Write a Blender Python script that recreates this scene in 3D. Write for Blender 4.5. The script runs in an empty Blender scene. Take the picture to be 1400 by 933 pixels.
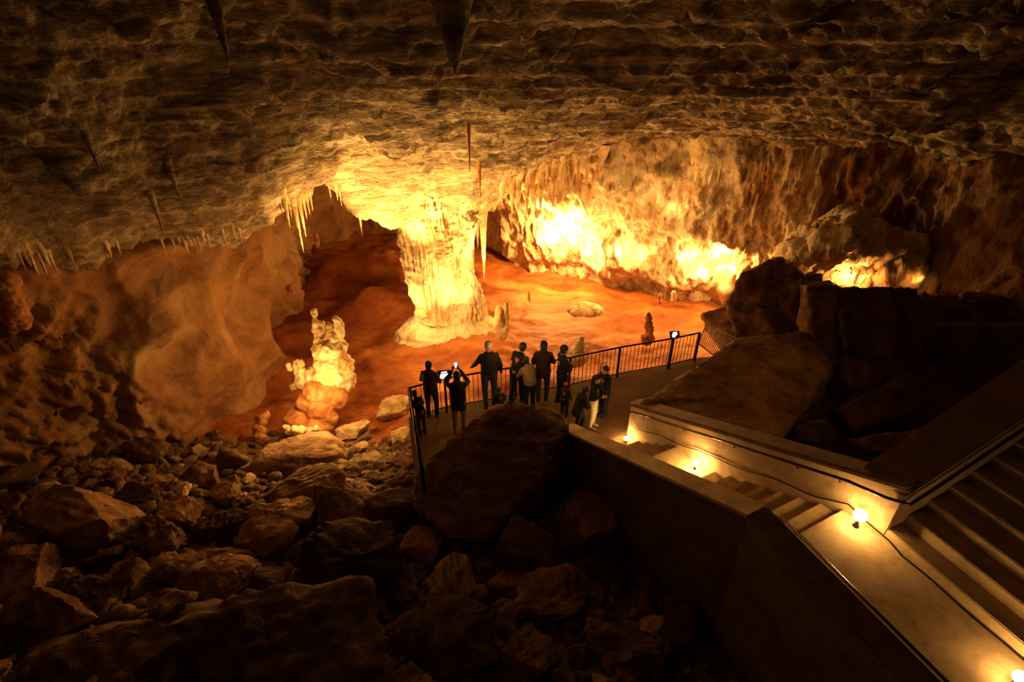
import bpy, bmesh, math, random
import numpy as np
from mathutils import Vector, Matrix, Euler
random.seed(7)
C = bpy.context.scene.collection
PI = math.pi
# ------------------------------------------------------------------ camera
H = 7.6; PITCH = math.radians(29); F = 700.0
cp, sp = math.cos(PITCH), math.sin(PITCH)
cam = bpy.data.cameras.new('camera'); cam.lens = 18; cam.sensor_width = 36; cam.clip_end = 200; cam.clip_start = .05
co = bpy.data.objects.new('camera', cam); C.objects.link(co)
co.location = (0, 0, H); co.rotation_euler = (PI/2 - PITCH, 0, 0)
bpy.context.scene.camera = co
def ray(px, py):
    u = (px-700)/F; v = (466.5-py)/F
    return np.array([u, cp+v*sp, -sp+v*cp])
def atZ(px, py, z):
    d = ray(px, py); t = (z-H)/d[2]; return np.array([d[0]*t, d[1]*t, z])
def atY(px, py, y):
    d = ray(px, py); t = y/d[1]; return np.array([d[0]*t, y, H+d[2]*t])
def depth(p): return p[1]*cp-(p[2]-H)*sp
# ------------------------------------------------------------------ noise
_r = np.random.RandomState(3)
PERM = _r.permutation(4096); G3 = _r.normal(size=(4096, 3)); G3 /= np.linalg.norm(G3, axis=1)[:, None]
def noise(P):
    P = np.asarray(P, float); I = np.floor(P).astype(int); f = P-I; w = f*f*f*(f*(f*6-15)+10)
    out = 0
    for dx in (0, 1):
        for dy in (0, 1):
            for dz in (0, 1):
                h = PERM[(PERM[(PERM[(I[:, 0]+dx) & 4095]+I[:, 1]+dy) & 4095]+I[:, 2]+dz) & 4095]
                g = G3[h]; dot = g[:, 0]*(f[:, 0]-dx)+g[:, 1]*(f[:, 1]-dy)+g[:, 2]*(f[:, 2]-dz)
                out = out+dot*(w[:, 0] if dx else 1-w[:, 0])*(w[:, 1] if dy else 1-w[:, 1])*(w[:, 2] if dz else 1-w[:, 2])
    return out*1.6
def fbm(P, o=4, g=.5):
    a = 1; s = 0
    for k in range(o): s = s+a*noise(P*(2.03**k)+17.3*k); a *= g
    return s
def ridged(P, o=4, g=.5):
    a = 1; s = 0
    for k in range(o): s = s+a*(1-2*np.abs(noise(P*(2.03**k)+9.1*k))); a *= g
    return s
def S(P, x, y, z): return P*np.array([x, y, z])
# ------------------------------------------------------------------ mesh helpers
def mesh_np(name, V, Fc, mat=None, smooth=True):
    me = bpy.data.meshes.new(name)
    V = np.asarray(V, np.float32)
    if isinstance(Fc, np.ndarray):
        n = len(Fc); k = Fc.shape[1]
        me.vertices.add(len(V)); me.vertices.foreach_set('co', V.ravel())
        me.loops.add(n*k); me.loops.foreach_set('vertex_index', Fc.ravel().astype(np.int32))
        me.polygons.add(n); me.polygons.foreach_set('loop_start', np.arange(0, n*k, k, dtype=np.int32))
        me.update(calc_edges=True); me.validate()
    else:
        me.from_pydata([tuple(map(float, v)) for v in V], [], Fc); me.update()
    if smooth: me.shade_smooth()
    if mat: me.materials.append(mat)
    return me
def link(name, me, parent=None, loc=None):
    o = bpy.data.objects.new(name, me); C.objects.link(o)
    if parent is not None: o.parent = parent
    if loc is not None: o.location = loc
    return o
def tag(o, label=None, cat=None, group=None, kind=None):
    if label: o['label'] = label
    if cat: o['category'] = cat
    if group: o['group'] = group
    if kind: o['kind'] = kind
    return o
def empty(name, loc=(0, 0, 0), rz=0):
    o = bpy.data.objects.new(name, None); C.objects.link(o); o.location = loc; o.rotation_euler = (0, 0, rz); o.empty_display_size = .1
    return o
def grid_faces(nx, ny, flip=False):
    i = np.arange(nx-1)[None, :]+np.arange(ny-1)[:, None]*nx
    q = np.stack([i, i+1, i+1+nx, i+nx], -1).reshape(-1, 4)
    return q[:, ::-1] if flip else q
class MB:
    def __init__(s): s.v = []; s.f = []
    def add(s, V, Fc):
        n = len(s.v); s.v += [tuple(map(float, v)) for v in V]; s.f += [tuple(int(i)+n for i in f) for f in Fc]; return s
    def box(s, c, d, M=None):
        V = [Vector((sx*d[0]/2, sy*d[1]/2, sz*d[2]/2)) for sx in (-1, 1) for sy in (-1, 1) for sz in (-1, 1)]
        if M: V = [M @ v for v in V]
        V = [v+Vector(c) for v in V]
        return s.add(V, [(0, 1, 3, 2), (4, 6, 7, 5), (0, 4, 5, 1), (2, 3, 7, 6), (0, 2, 6, 4), (1, 5, 7, 3)])
    def tube(s, pts, r, n=8, r2=None):
        pts = [np.array(p, float) for p in pts]; m = len(pts); rs = [r]*m if np.isscalar(r) else r
        V = []; up = np.array([0, 0, 1.])
        prev = None
        for i, p in enumerate(pts):
            t = pts[min(i+1, m-1)]-pts[max(i-1, 0)]; t = t/(np.linalg.norm(t)+1e-9)
            a = prev if prev is not None else (up if abs(t[2]) < .9 else np.array([1., 0, 0]))
            a = a-t*np.dot(a, t); a /= np.linalg.norm(a)+1e-9; prev = a; b = np.cross(t, a)
            for k in range(n):
                th = 2*PI*k/n; V.append(p+rs[i]*(math.cos(th)*a+math.sin(th)*b))
        Fc = [(i*n+k, i*n+(k+1) % n, (i+1)*n+(k+1) % n, (i+1)*n+k) for i in range(m-1) for k in range(n)]
        Fc.append(tuple(range(n))[::-1]); Fc.append(tuple((m-1)*n+k for k in range(n)))
        return s.add(V, Fc)
    def prism(s, poly, z0, z1):
        # poly list of (x,y); z0,z1 scalars or lists
        n = len(poly); a = z0 if hasattr(z0, '__len__') else [z0]*n; b = z1 if hasattr(z1, '__len__') else [z1]*n
        V = [(p[0], p[1], a[i]) for i, p in enumerate(poly)]+[(p[0], p[1], b[i]) for i, p in enumerate(poly)]
        return s.add(V, [tuple(range(n))[::-1], tuple(range(n, 2*n))]+[(i, (i+1) % n, (i+1) % n+n, i+n) for i in range(n)])
    def mesh(s, name, mat, smooth=False, bevel=0):
        me = mesh_np(name, s.v, s.f, mat, smooth)
        bm = bmesh.new(); bm.from_mesh(me); bmesh.ops.recalc_face_normals(bm, faces=bm.faces)
        if bevel:
            es = [e for e in bm.edges if len(e.link_faces) == 2 and e.calc_face_angle(0) > .6]
            bmesh.ops.bevel(bm, geom=es, offset=bevel, segments=2, affect='EDGES', clamp_overlap=True)
        bm.to_mesh(me); bm.free()
        return me
    def build(s, name, mat, parent=None, smooth=False, bevel=0): return link(name, s.mesh(name, mat, smooth, bevel), parent)
_ico = {}
def ico(sub):
    if sub not in _ico:
        bm = bmesh.new(); bmesh.ops.create_icosphere(bm, subdivisions=sub, radius=1)
        _ico[sub] = (np.array([v.co[:] for v in bm.verts]), np.array([[v.index for v in f.verts] for f in bm.faces])); bm.free()
    return _ico[sub]
def normals(me):
    a = np.empty(len(me.vertices)*3, np.float32); me.vertex_normals.foreach_get('vector', a); return a.reshape(-1, 3).astype(float)
def coords(me):
    a = np.empty(len(me.vertices)*3, np.float32); me.vertices.foreach_get('co', a); return a.reshape(-1, 3).astype(float)
def setco(me, V): me.vertices.foreach_set('co', np.asarray(V, np.float32).ravel()); me.update()
def remeshed(V, Fc, voxel, mat, name, smoothit=0, deci=None):
    me = mesh_np(name, V, Fc, None, True)
    o = bpy.data.objects.new('tmp', me); C.objects.link(o)
    m = o.modifiers.new('r', 'REMESH'); m.mode = 'VOXEL'; m.voxel_size = voxel; m.use_smooth_shade = True
    if smoothit:
        k = o.modifiers.new('s', 'SMOOTH'); k.iterations = smoothit; k.factor = .5
    if deci:
        k = o.modifiers.new('d', 'DECIMATE'); k.ratio = deci
    dg = bpy.context.evaluated_depsgraph_get(); dg.update()
    r = bpy.data.meshes.new_from_object(o.evaluated_get(dg)); r.name = name
    bpy.data.objects.remove(o); bpy.data.meshes.remove(me)
    r.materials.clear(); r.materials.append(mat); r.shade_smooth()
    return r
# ------------------------------------------------------------------ materials
def mat(name): 
    m = bpy.data.materials.new(name); m.use_nodes = True; nt = m.node_tree; b = nt.nodes['Principled BSDF']; return m, nt, b
def rock(name, cols, scale=1.5, stretch=(1, 1, 1), rough=.85, bump=.5, bscale=14, bdist=.04, world=True, streak=None, spec=.2):
    """limestone: noise-driven ramp between cols, with fine bump"""
    m, nt, b = mat(name); N = nt.nodes; L = nt.links
    tc = N.new('ShaderNodeTexCoord'); geo = N.new('ShaderNodeNewGeometry')
    src = geo.outputs['Position'] if world else tc.outputs['Object']
    mp = N.new('ShaderNodeMapping'); mp.inputs['Scale'].default_value = stretch; L.new(src, mp.inputs['Vector'])
    n1 = N.new('ShaderNodeTexNoise'); n1.inputs['Scale'].default_value = scale; n1.inputs['Detail'].default_value = 8; n1.inputs['Roughness'].default_value = .62; n1.inputs['Distortion'].default_value = .6
    L.new(mp.outputs[0], n1.inputs['Vector'])
    r = N.new('ShaderNodeValToRGB'); L.new(n1.outputs['Fac'], r.inputs[0])
    e = r.color_ramp.elements; lo, hi = .36, .66
    e[0].position = lo; e[0].color = (*cols[0], 1); e[1].position = hi; e[1].color = (*cols[-1], 1)
    for k, c in enumerate(cols[1:-1]):
        x = e.new(lo+(hi-lo)*(k+1)/(len(cols)-1)); x.color = (*c, 1)
    col = r.outputs[0]
    if streak:
        sc, c2, pos = streak
        m2 = N.new('ShaderNodeMapping'); m2.inputs['Scale'].default_value = sc; L.new(src, m2.inputs['Vector'])
        n2 = N.new('ShaderNodeTexNoise'); n2.inputs['Scale'].default_value = 1; n2.inputs['Detail'].default_value = 6; n2.inputs['Roughness'].default_value = .6; n2.inputs['Distortion'].default_value = .4; L.new(m2.outputs[0], n2.inputs['Vector'])
        r2 = N.new('ShaderNodeValToRGB'); r2.color_ramp.elements[0].position = pos[0]; r2.color_ramp.elements[1].position = pos[1]; L.new(n2.outputs['Fac'], r2.inputs[0])
        mx = N.new('ShaderNodeMixRGB'); mx.blend_type = 'MIX'; mx.inputs[2].default_value = (*c2, 1); L.new(r2.outputs[0], mx.inputs[0]); L.new(col, mx.inputs[1]); col = mx.outputs[0]
    if not world:   # every rock a little lighter or darker than its neighbour
        oi = N.new('ShaderNodeObjectInfo'); mrr = N.new('ShaderNodeMapRange'); mrr.inputs[3].default_value = .55; mrr.inputs[4].default_value = 1.3; L.new(oi.outputs['Random'], mrr.inputs[0])
        vm = N.new('ShaderNodeMixRGB'); vm.blend_type = 'MULTIPLY'; vm.inputs[0].default_value = 1; L.new(col, vm.inputs[1]); L.new(mrr.outputs[0], vm.inputs[2]); col = vm.outputs[0]
    L.new(col, b.inputs['Base Color'])
    nb = N.new('ShaderNodeTexNoise'); nb.inputs['Scale'].default_value = bscale; nb.inputs['Detail'].default_value = 6; nb.inputs['Roughness'].default_value = .65; L.new(mp.outputs[0], nb.inputs['Vector'])
    bp = N.new('ShaderNodeBump'); bp.inputs['Strength'].default_value = bump; bp.inputs['Distance'].default_value = bdist
    nc = N.new('ShaderNodeTexNoise'); nc.inputs['Scale'].default_value = bscale*.28; nc.inputs['Detail'].default_value = 5; nc.inputs['Distortion'].default_value = 1.2; L.new(mp.outputs[0], nc.inputs['Vector'])
    b2 = N.new('ShaderNodeBump'); b2.inputs['Strength'].default_value = bump; b2.inputs['Distance'].default_value = bdist*2.2; L.new(nc.outputs['Fac'], b2.inputs['Height']); L.new(b2.outputs[0], bp.inputs['Normal'])
    L.new(nb.outputs['Fac'], bp.inputs['Height']); L.new(bp.outputs[0], b.inputs['Normal'])
    b.inputs['Roughness'].default_value = rough; b.inputs['Specular IOR Level'].default_value = spec
    return m
def plain(name, col, rough=.7, metal=0, emit=None, es=0, var=.15):
    m, nt, b = mat(name); N = nt.nodes; L = nt.links
    tc = N.new('ShaderNodeTexCoord'); n = N.new('ShaderNodeTexNoise'); n.inputs['Scale'].default_value = 9; n.inputs['Detail'].default_value = 4; L.new(tc.outputs['Object'], n.inputs['Vector'])
    r = N.new('ShaderNodeValToRGB'); r.color_ramp.elements[0].color = (*[c*(1-var) for c in col], 1); r.color_ramp.elements[1].color = (*[min(1, c*(1+var)) for c in col], 1)
    r.color_ramp.elements[0].position = .3; r.color_ramp.elements[1].position = .7
    L.new(n.outputs['Fac'], r.inputs[0]); L.new(r.outputs[0], b.inputs['Base Color'])
    b.inputs['Roughness'].default_value = rough; b.inputs['Metallic'].default_value = metal
    if emit: b.inputs['Emission Color'].default_value = (*emit, 1); b.inputs['Emission Strength'].default_value = es
    return m
M = {}
M['ceiling'] = rock('ceiling_limestone', [(.10, .06, .03), (.24, .17, .09), (.42, .33, .20), (.56, .47, .31)], 1.5, (.6, 1.8, 2.8), bump=1, bscale=10, bdist=.06, streak=((.45, 1.2, 1.8), (.08, .05, .025), (.53, .68)))
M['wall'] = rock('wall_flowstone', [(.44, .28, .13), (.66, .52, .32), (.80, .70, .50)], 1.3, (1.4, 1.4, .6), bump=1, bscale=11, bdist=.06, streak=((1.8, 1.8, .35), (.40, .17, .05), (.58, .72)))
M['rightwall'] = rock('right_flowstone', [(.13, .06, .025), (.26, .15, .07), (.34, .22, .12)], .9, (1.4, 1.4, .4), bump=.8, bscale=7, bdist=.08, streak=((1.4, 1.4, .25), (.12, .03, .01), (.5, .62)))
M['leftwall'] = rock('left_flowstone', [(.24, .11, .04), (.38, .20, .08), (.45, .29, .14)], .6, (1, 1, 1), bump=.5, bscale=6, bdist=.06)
M['clay'] = rock('cave_floor_clay', [(.19, .05, .012), (.36, .115, .025), (.48, .19, .055)], .5, (1, 1.6, 2), bump=.5, bscale=5, bdist=.06, rough=.6, spec=.3)
M['column'] = rock('column_calcite', [(.60, .44, .22), (.78, .66, .42), (.85, .76, .54)], 2, (1, 1, .5), bump=.7, bscale=9, bdist=.05)
M['stal'] = rock('stalagmite_calcite', [(.50, .30, .12), (.75, .58, .32), (.82, .70, .46)], 3, (1, 1, .8), bump=.8, bscale=16, bdist=.03)
M['stalred'] = rock('red_calcite', [(.32, .12, .04), (.50, .22, .08), (.6, .33, .14)], 3, (1, 1, .8), bump=.6, bscale=16, bdist=.03)
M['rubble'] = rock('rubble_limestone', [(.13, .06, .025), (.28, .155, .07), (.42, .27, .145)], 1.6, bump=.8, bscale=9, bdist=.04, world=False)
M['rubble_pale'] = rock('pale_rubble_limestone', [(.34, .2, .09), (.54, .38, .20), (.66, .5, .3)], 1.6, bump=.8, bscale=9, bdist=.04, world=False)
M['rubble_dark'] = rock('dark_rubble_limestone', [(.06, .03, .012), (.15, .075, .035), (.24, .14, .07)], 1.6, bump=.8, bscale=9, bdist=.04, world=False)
M['slab'] = rock('slab_limestone', [(.15, .075, .03), (.28, .16, .08), (.38, .23, .12)], 1.2, (1, 1, 2.2), bump=.8, bscale=7, bdist=.05, streak=((1.2, 4, 4), (.10, .045, .02), (.6, .7)))
M['ribbed'] = rock('banded_rock', [(.10, .05, .02), (.5, .33, .18)], 1.0, (9, 1, 1), bump=.9, bscale=3, world=False)
M['concrete'] = rock('stair_concrete', [(.38, .27, .15), (.50, .38, .23), (.58, .45, .28)], 2.2, bump=.3, bscale=26, bdist=.008, rough=.8)
M['cap'] = rock('cap_concrete', [(.17, .11, .06), (.27, .18, .10)], 2.5, bump=.3, bscale=22, bdist=.02, rough=.75)
M['paving'] = rock('platform_concrete', [(.20, .12, .06), (.28, .18, .09)], .9, bump=.3, bscale=18, bdist=.02, rough=.8)
M['metal'] = plain('dark_painted_metal', (.03, .02, .015), .45, .6)
M['rail'] = plain('worn_rail_metal', (.10, .07, .05), .25, 1)
M['cable'] = plain('black_cable', (.015, .012, .01), .5)
M['slat'] = plain('weathered_slats', (.45, .28, .13), .7)
M['bulb'] = plain('lamp_glass', (1, .9, .6), .3, emit=(1, .62, .22), es=14)
M['housing'] = plain('lamp_housing', (.05, .04, .03), .5, .5)
M['screen'] = plain('screen_glow', (.8, .8, .8), .3, emit=(.85, .8, 1), es=1.6)
M['panel'] = plain('panel_frame', (.03, .025, .03), .4)
M['skin'] = plain('skin', (.45, .24, .15), .55)
M['black'] = plain('black_fabric', (.012, .011, .012), .85)
M['navy'] = plain('navy_fabric', (.02, .025, .05), .85)
M['brown'] = plain('brown_fabric', (.08, .035, .02), .9)
M['maroon'] = plain('maroon_fabric', (.035, .012, .012), .9)
M['tan'] = plain('tan_trousers', (.30, .18, .10), .9)
M['denim'] = plain('denim', (.05, .06, .11), .9)
M['white'] = plain('white_fabric', (.85, .80, .62), .9)
M['beige'] = plain('beige_fabric', (.2, .15, .09), .9)
M['red'] = plain('red_wool', (.55, .04, .02), .9)
M['hairdark'] = plain('dark_hair', (.02, .012, .008), .6)
M['hairgrey'] = plain('grey_hair', (.42, .36, .28), .7)
M['shoe'] = plain('dark_shoe', (.02, .015, .012), .6)
M['shoepale'] = plain('pale_shoe', (.6, .55, .5), .6)
nt = M['ceiling'].node_tree; b = nt.nodes['Principled BSDF']; src = b.inputs['Base Color'].links[0].from_socket  # lamp glow on the low roof lip is painted in: lower rock gets paler
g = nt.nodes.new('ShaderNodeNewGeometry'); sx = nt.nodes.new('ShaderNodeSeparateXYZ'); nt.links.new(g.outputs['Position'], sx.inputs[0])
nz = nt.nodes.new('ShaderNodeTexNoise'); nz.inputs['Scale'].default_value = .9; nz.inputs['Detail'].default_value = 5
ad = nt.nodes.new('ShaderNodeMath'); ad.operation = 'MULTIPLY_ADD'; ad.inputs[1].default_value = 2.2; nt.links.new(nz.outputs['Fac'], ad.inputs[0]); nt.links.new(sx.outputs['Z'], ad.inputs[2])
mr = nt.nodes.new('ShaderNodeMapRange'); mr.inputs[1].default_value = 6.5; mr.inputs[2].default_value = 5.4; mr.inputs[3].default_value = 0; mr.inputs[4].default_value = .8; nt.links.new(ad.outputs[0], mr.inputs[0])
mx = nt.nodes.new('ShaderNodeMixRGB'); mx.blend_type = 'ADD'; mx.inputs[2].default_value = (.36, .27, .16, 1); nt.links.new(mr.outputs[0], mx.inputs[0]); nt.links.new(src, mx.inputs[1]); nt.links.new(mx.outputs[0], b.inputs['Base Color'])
# ------------------------------------------------------------------ heightfields
def rbf(pts):
    P = np.array(pts, float); X = P[:, :2]; n = len(P)
    def k(a, b):
        r = np.linalg.norm(a[:, None]-b[None], axis=2); return np.where(r > 0, r*r*np.log(r+1e-9), 0)
    A = np.zeros((n+3, n+3)); A[:n, :n] = k(X, X)+np.eye(n)*.03; A[:n, n] = 1; A[:n, n+1:] = X; A[n, :n] = 1; A[n+1:, :n] = X.T
    w = np.linalg.solve(A, np.concatenate([P[:, 2], [0, 0, 0]]))
    def f(Q):
        Q = np.asarray(Q, float); out = np.empty(len(Q))
        for i in range(0, len(Q), 20000):
            q = Q[i:i+20000, :2]; out[i:i+20000] = k(q, X) @ w[:n]+w[n]+q @ w[n+1:]
        return out
    return f
floor_pts = [(0, 1, 1.1), (-6, 1, 1.5), (-13, 1, 1.8), (2.3, 1, .9), (0, 3, .5), (-4, 3, .7), (-10, 3, .9), (2.5, 3.5, .3), (-10, 5, .2), (-4, 5, -.2), (0, 5, -.2), (2.4, 6, -.4),
    (-12, 8, -.3), (-8, 8, -.9), (-5, 8, -1.1), (-2.5, 8, -.7), (1, 8, -.5), (-9.5, 12, -2.2), (-5, 12, -2.4), (-3, 10, -1.6), (-7, 10, -1.8), (0, 12.5, -1.8), (3, 14, -1.8), (6.5, 14, -1.4),
    (-9, 17, -2), (-5, 17, -2.15), (-2.6, 18, -1.7), (3, 18, -2.1), (9, 18, -1.9), (-9, 22, -1.8), (-5, 22, -1.4), (0, 24, -2), (5, 22.4, -2.1), (-6, 26, -1.2), (-9, 26, -.8), (-2, 27, -1.2), (10, 20, -2), (13, 15, 0), (8, 10, .5),
    (8, 6, 0), (12, 9, 1), (8, 2, 0), (13, 3, 1), (12, 12, 1), (9, 13, .4), (6.5, 11, .1), (0, -5, 2), (-12, -5, 2.5), (12, -5, 2), (-14, 14, -1), (15, 22, -1), (0, 32, -1), (-14, 28, 0), (14, 30, -1)]
ffun = rbf(floor_pts)
def sst(x, a, b): t = np.clip((x-a)/(b-a), 0, 1); return t*t*(3-2*t)
def floor_z(Q):
    Q = np.asarray(Q, float).reshape(-1, 2) if np.ndim(Q) < 2 else np.asarray(Q, float)[:, :2]
    P = np.c_[Q, np.zeros(len(Q))]
    z = ffun(Q)
    back = sst(Q[:, 1], 11, 14)
    z = z+back*(.16*fbm(S(P, .45, .6, 1), 4)+.05*ridged(S(P, .8, 1.6, 1), 3))+(1-back)*.16*fbm(P*.9, 4)
    # rounded clay banks in the recess on the left
    m = np.exp(-(((Q[:, 0]+6.6)/2.6)**2+((Q[:, 1]-22.3)/1.0)**2)**1.6); z = z+1.5*m
    m = np.exp(-(((Q[:, 0]+5.0)/2.2)**2+((Q[:, 1]-19.6)/.75)**2)**1.6); z = z+.95*m
    m = np.exp(-(((Q[:, 0]+.3)/2.6)**2+((Q[:, 1]-13.9)/.7)**2)); z = z+.5*m
    m = np.exp(-(((Q[:, 0]+1.9)/1.5)**2+((Q[:, 1]-17.2)/1.0)**2)); z = z+.3*m
    return z
def fz(x, y): return float(floor_z(np.array([[x, y]]))[0])
def on_floor(px, py, lift=0):
    d = ray(px, py); ts = np.linspace(3, 36, 1200); P = np.array([0, 0, H])+ts[:, None]*d[None]
    below = P[:, 2] < floor_z(P[:, :2])+lift; i = int(np.argmax(below)) if below.any() else len(ts)-1
    return P[i]
def add_field(name, x0, x1, y0, y1, step, zf, material, flip=False):
    nx = int((x1-x0)/step)+1; ny = int((y1-y0)/step)+1
    X, Y = np.meshgrid(np.linspace(x0, x1, nx), np.linspace(y0, y1, ny)); Q = np.c_[X.ravel(), Y.ravel()]
    V = np.c_[Q, zf(Q)]
    return link(name, mesh_np(name, V, grid_faces(nx, ny, flip), material))
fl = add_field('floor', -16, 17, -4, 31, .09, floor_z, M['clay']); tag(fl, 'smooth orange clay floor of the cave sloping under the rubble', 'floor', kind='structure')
# earthy colour under the rubble, orange clay beyond
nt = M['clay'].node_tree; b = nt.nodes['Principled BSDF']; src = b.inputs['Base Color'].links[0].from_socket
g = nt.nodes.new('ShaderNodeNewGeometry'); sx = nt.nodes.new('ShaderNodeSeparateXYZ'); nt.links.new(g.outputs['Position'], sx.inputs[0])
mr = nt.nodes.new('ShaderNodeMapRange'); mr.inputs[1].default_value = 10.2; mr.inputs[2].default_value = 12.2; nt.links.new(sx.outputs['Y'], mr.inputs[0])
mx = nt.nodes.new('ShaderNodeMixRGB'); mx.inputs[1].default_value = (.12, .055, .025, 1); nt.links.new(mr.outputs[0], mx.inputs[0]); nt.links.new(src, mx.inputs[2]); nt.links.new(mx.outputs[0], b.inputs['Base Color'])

cp_ = []
def c_(px, py, Y): p = atY(px, py, Y); cp_.append(tuple(p)); return p
for px in (0, 350, 700, 1050, 1400): c_(px, 0, 8); c_(px, 100, 10.6 if px < 800 else 11.5)
for a in [(0, 200, 9.6), (200, 200, 10.8), (400, 200, 12.6), (560, 200, 14.3), (700, 200, 15.8), (850, 203, 19.6), (1000, 203, 18.6), (1200, 198, 15.8), (1400, 193, 12.9),
          (700, 150, 13.5), (900, 150, 15), (1100, 150, 13.8), (1300, 150, 12), (100, 270, 10.3), (250, 270, 11.6), (350, 270, 13), (450, 215, 13.8), (500, 262, 15.6), (600, 250, 16.6),
          (0, 335, 9.9), (100, 328, 11), (200, 333, 12), (330, 322, 13.9), (400, 280, 14.6), (455, 258, 15.3), (490, 305, 15.9), (530, 325, 16.6), (570, 322, 16.9), (620, 308, 17.3), (655, 290, 18.2), (700, 255, 19.4), (760, 235, 20)]: c_(*a)
for a in [(400, 280, 14.6), (430, 270, 14.9), (455, 258, 15.3)]:
    p = atY(*a); cp_.append((p[0]-.2, p[1]+1.6, p[2]+1.1))
cp_ += [(-11.5, 12.5, 3.7), (-11.8, 10, 4.2), (-10.5, 14, 3.3), (-2.6, 19, 2.0), (-2.6, 21, 2.4), (-1, 20, 2.3), (-.6, 22.5, 2.6), (-6, 21, 3.6), (-6, 26, 3.2), (-3, 25, 3.4), (-10, 20, 3.2), (-12, 26, 3), (-12, 15, 3.2), (-14, 10, 4.2), (2, 25, 3), (6, 24, 3.5), (12, 22, 4), (15, 17, 4.8), (16, 12, 5.5), (16, 4, 8), (0, 4, 9.2), (-14, 4, 8.5), (0, 0, 10.5), (-14, -4, 10.5), (14, -4, 10.5), (0, -5, 11)]
cfun = rbf(cp_)
def ceil_z(Q):
    P = np.c_[Q, np.zeros(len(Q))]; z0 = cfun(Q); P[:, 2] = z0
    wob = P+.5*np.c_[fbm(P*.5+3, 2), fbm(P*.5+31, 2), fbm(P*.5+77, 2)]
    strata = ridged(S(wob, .35, 1.7, 2.2), 5, .6)
    z = z0+.12*strata+.26*fbm(P*.6, 5, .6)+.05*ridged(S(P, 1.6, 4.5, 3.5), 3)+.35*noise(S(P, .25, .5, .5))
    # broken shelf edges: terrace the height a little
    st = .26; q = z/st; z = z*.5+.5*(np.floor(q)+sst(q-np.floor(q), .25, .75))*st+.03*fbm(P*5, 3)
    fr = sst(z0, 5.0, 3.4); z = z-fr*.22*np.maximum(0, noise(S(P, 3.3, 2.6, .1)))
    return z
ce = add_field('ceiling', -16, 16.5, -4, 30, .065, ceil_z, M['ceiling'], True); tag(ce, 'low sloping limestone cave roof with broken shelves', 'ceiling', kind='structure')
# ------------------------------------------------------------------ walls (a curtain along a plan curve)
# x, y, inward lean per metre, kind weight (0 left flowstone .. 1 back calcite .. 2 right dark)
wp = [(-13.5, -4, 0, 0), (-13.2, 2, 0, 0), (-12.9, 6, 0, 0), (-12.2, 9, .0, 0), (-10.7, 11.3, -.05, 0), (-9.4, 12.6, -.05, 0), (-8.9, 14.3, -.08, 0), (-8.9, 16.8, -.05, 0), (-10, 20.2, 0, 0), (-10.5, 24, 0, 0), (-8.2, 27.6, 0, .1), (-4, 28.4, 0, .3),
      (-1.4, 27, .0, .8), (.3, 25.3, .14, 1), (2.6, 24.1, .3, 1), (5.4, 22.6, .34, 1), (8, 21.5, .3, 1), (10.2, 20.6, .25, 1), (12, 19, .2, 1.4), (13.6, 16.4, .12, 1.8), (14.4, 13, .08, 2), (14.8, 9, .05, 2), (14.6, 4, 0, 2), (14.4, -4, 0, 2)]
W4 = np.array(wp, float)
def catmull(P, n):
    P = np.vstack([2*P[0]-P[1], P, 2*P[-1]-P[-2]]); out = []
    for i in range(1, len(P)-2):
        L_ = np.linalg.norm(P[i+1][:2]-P[i][:2]); k = max(2, int(L_/n))
        for t in np.arange(k)/k:
            a, b, c, d = P[i-1], P[i], P[i+1], P[i+2]
            out.append(.5*((2*b)+(-a+c)*t+(2*a-5*b+4*c-d)*t*t+(-a+3*b-3*c+d)*t**3))
    out.append(P[-2]); return np.array(out)
WC = catmull(W4, .075)
tan = np.gradient(WC[:, :2], axis=0); tan /= np.linalg.norm(tan, axis=1)[:, None]
inn = np.c_[tan[:, 1], -tan[:, 0]]
ZL = np.arange(-3.2, 10.6, .085)
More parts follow.
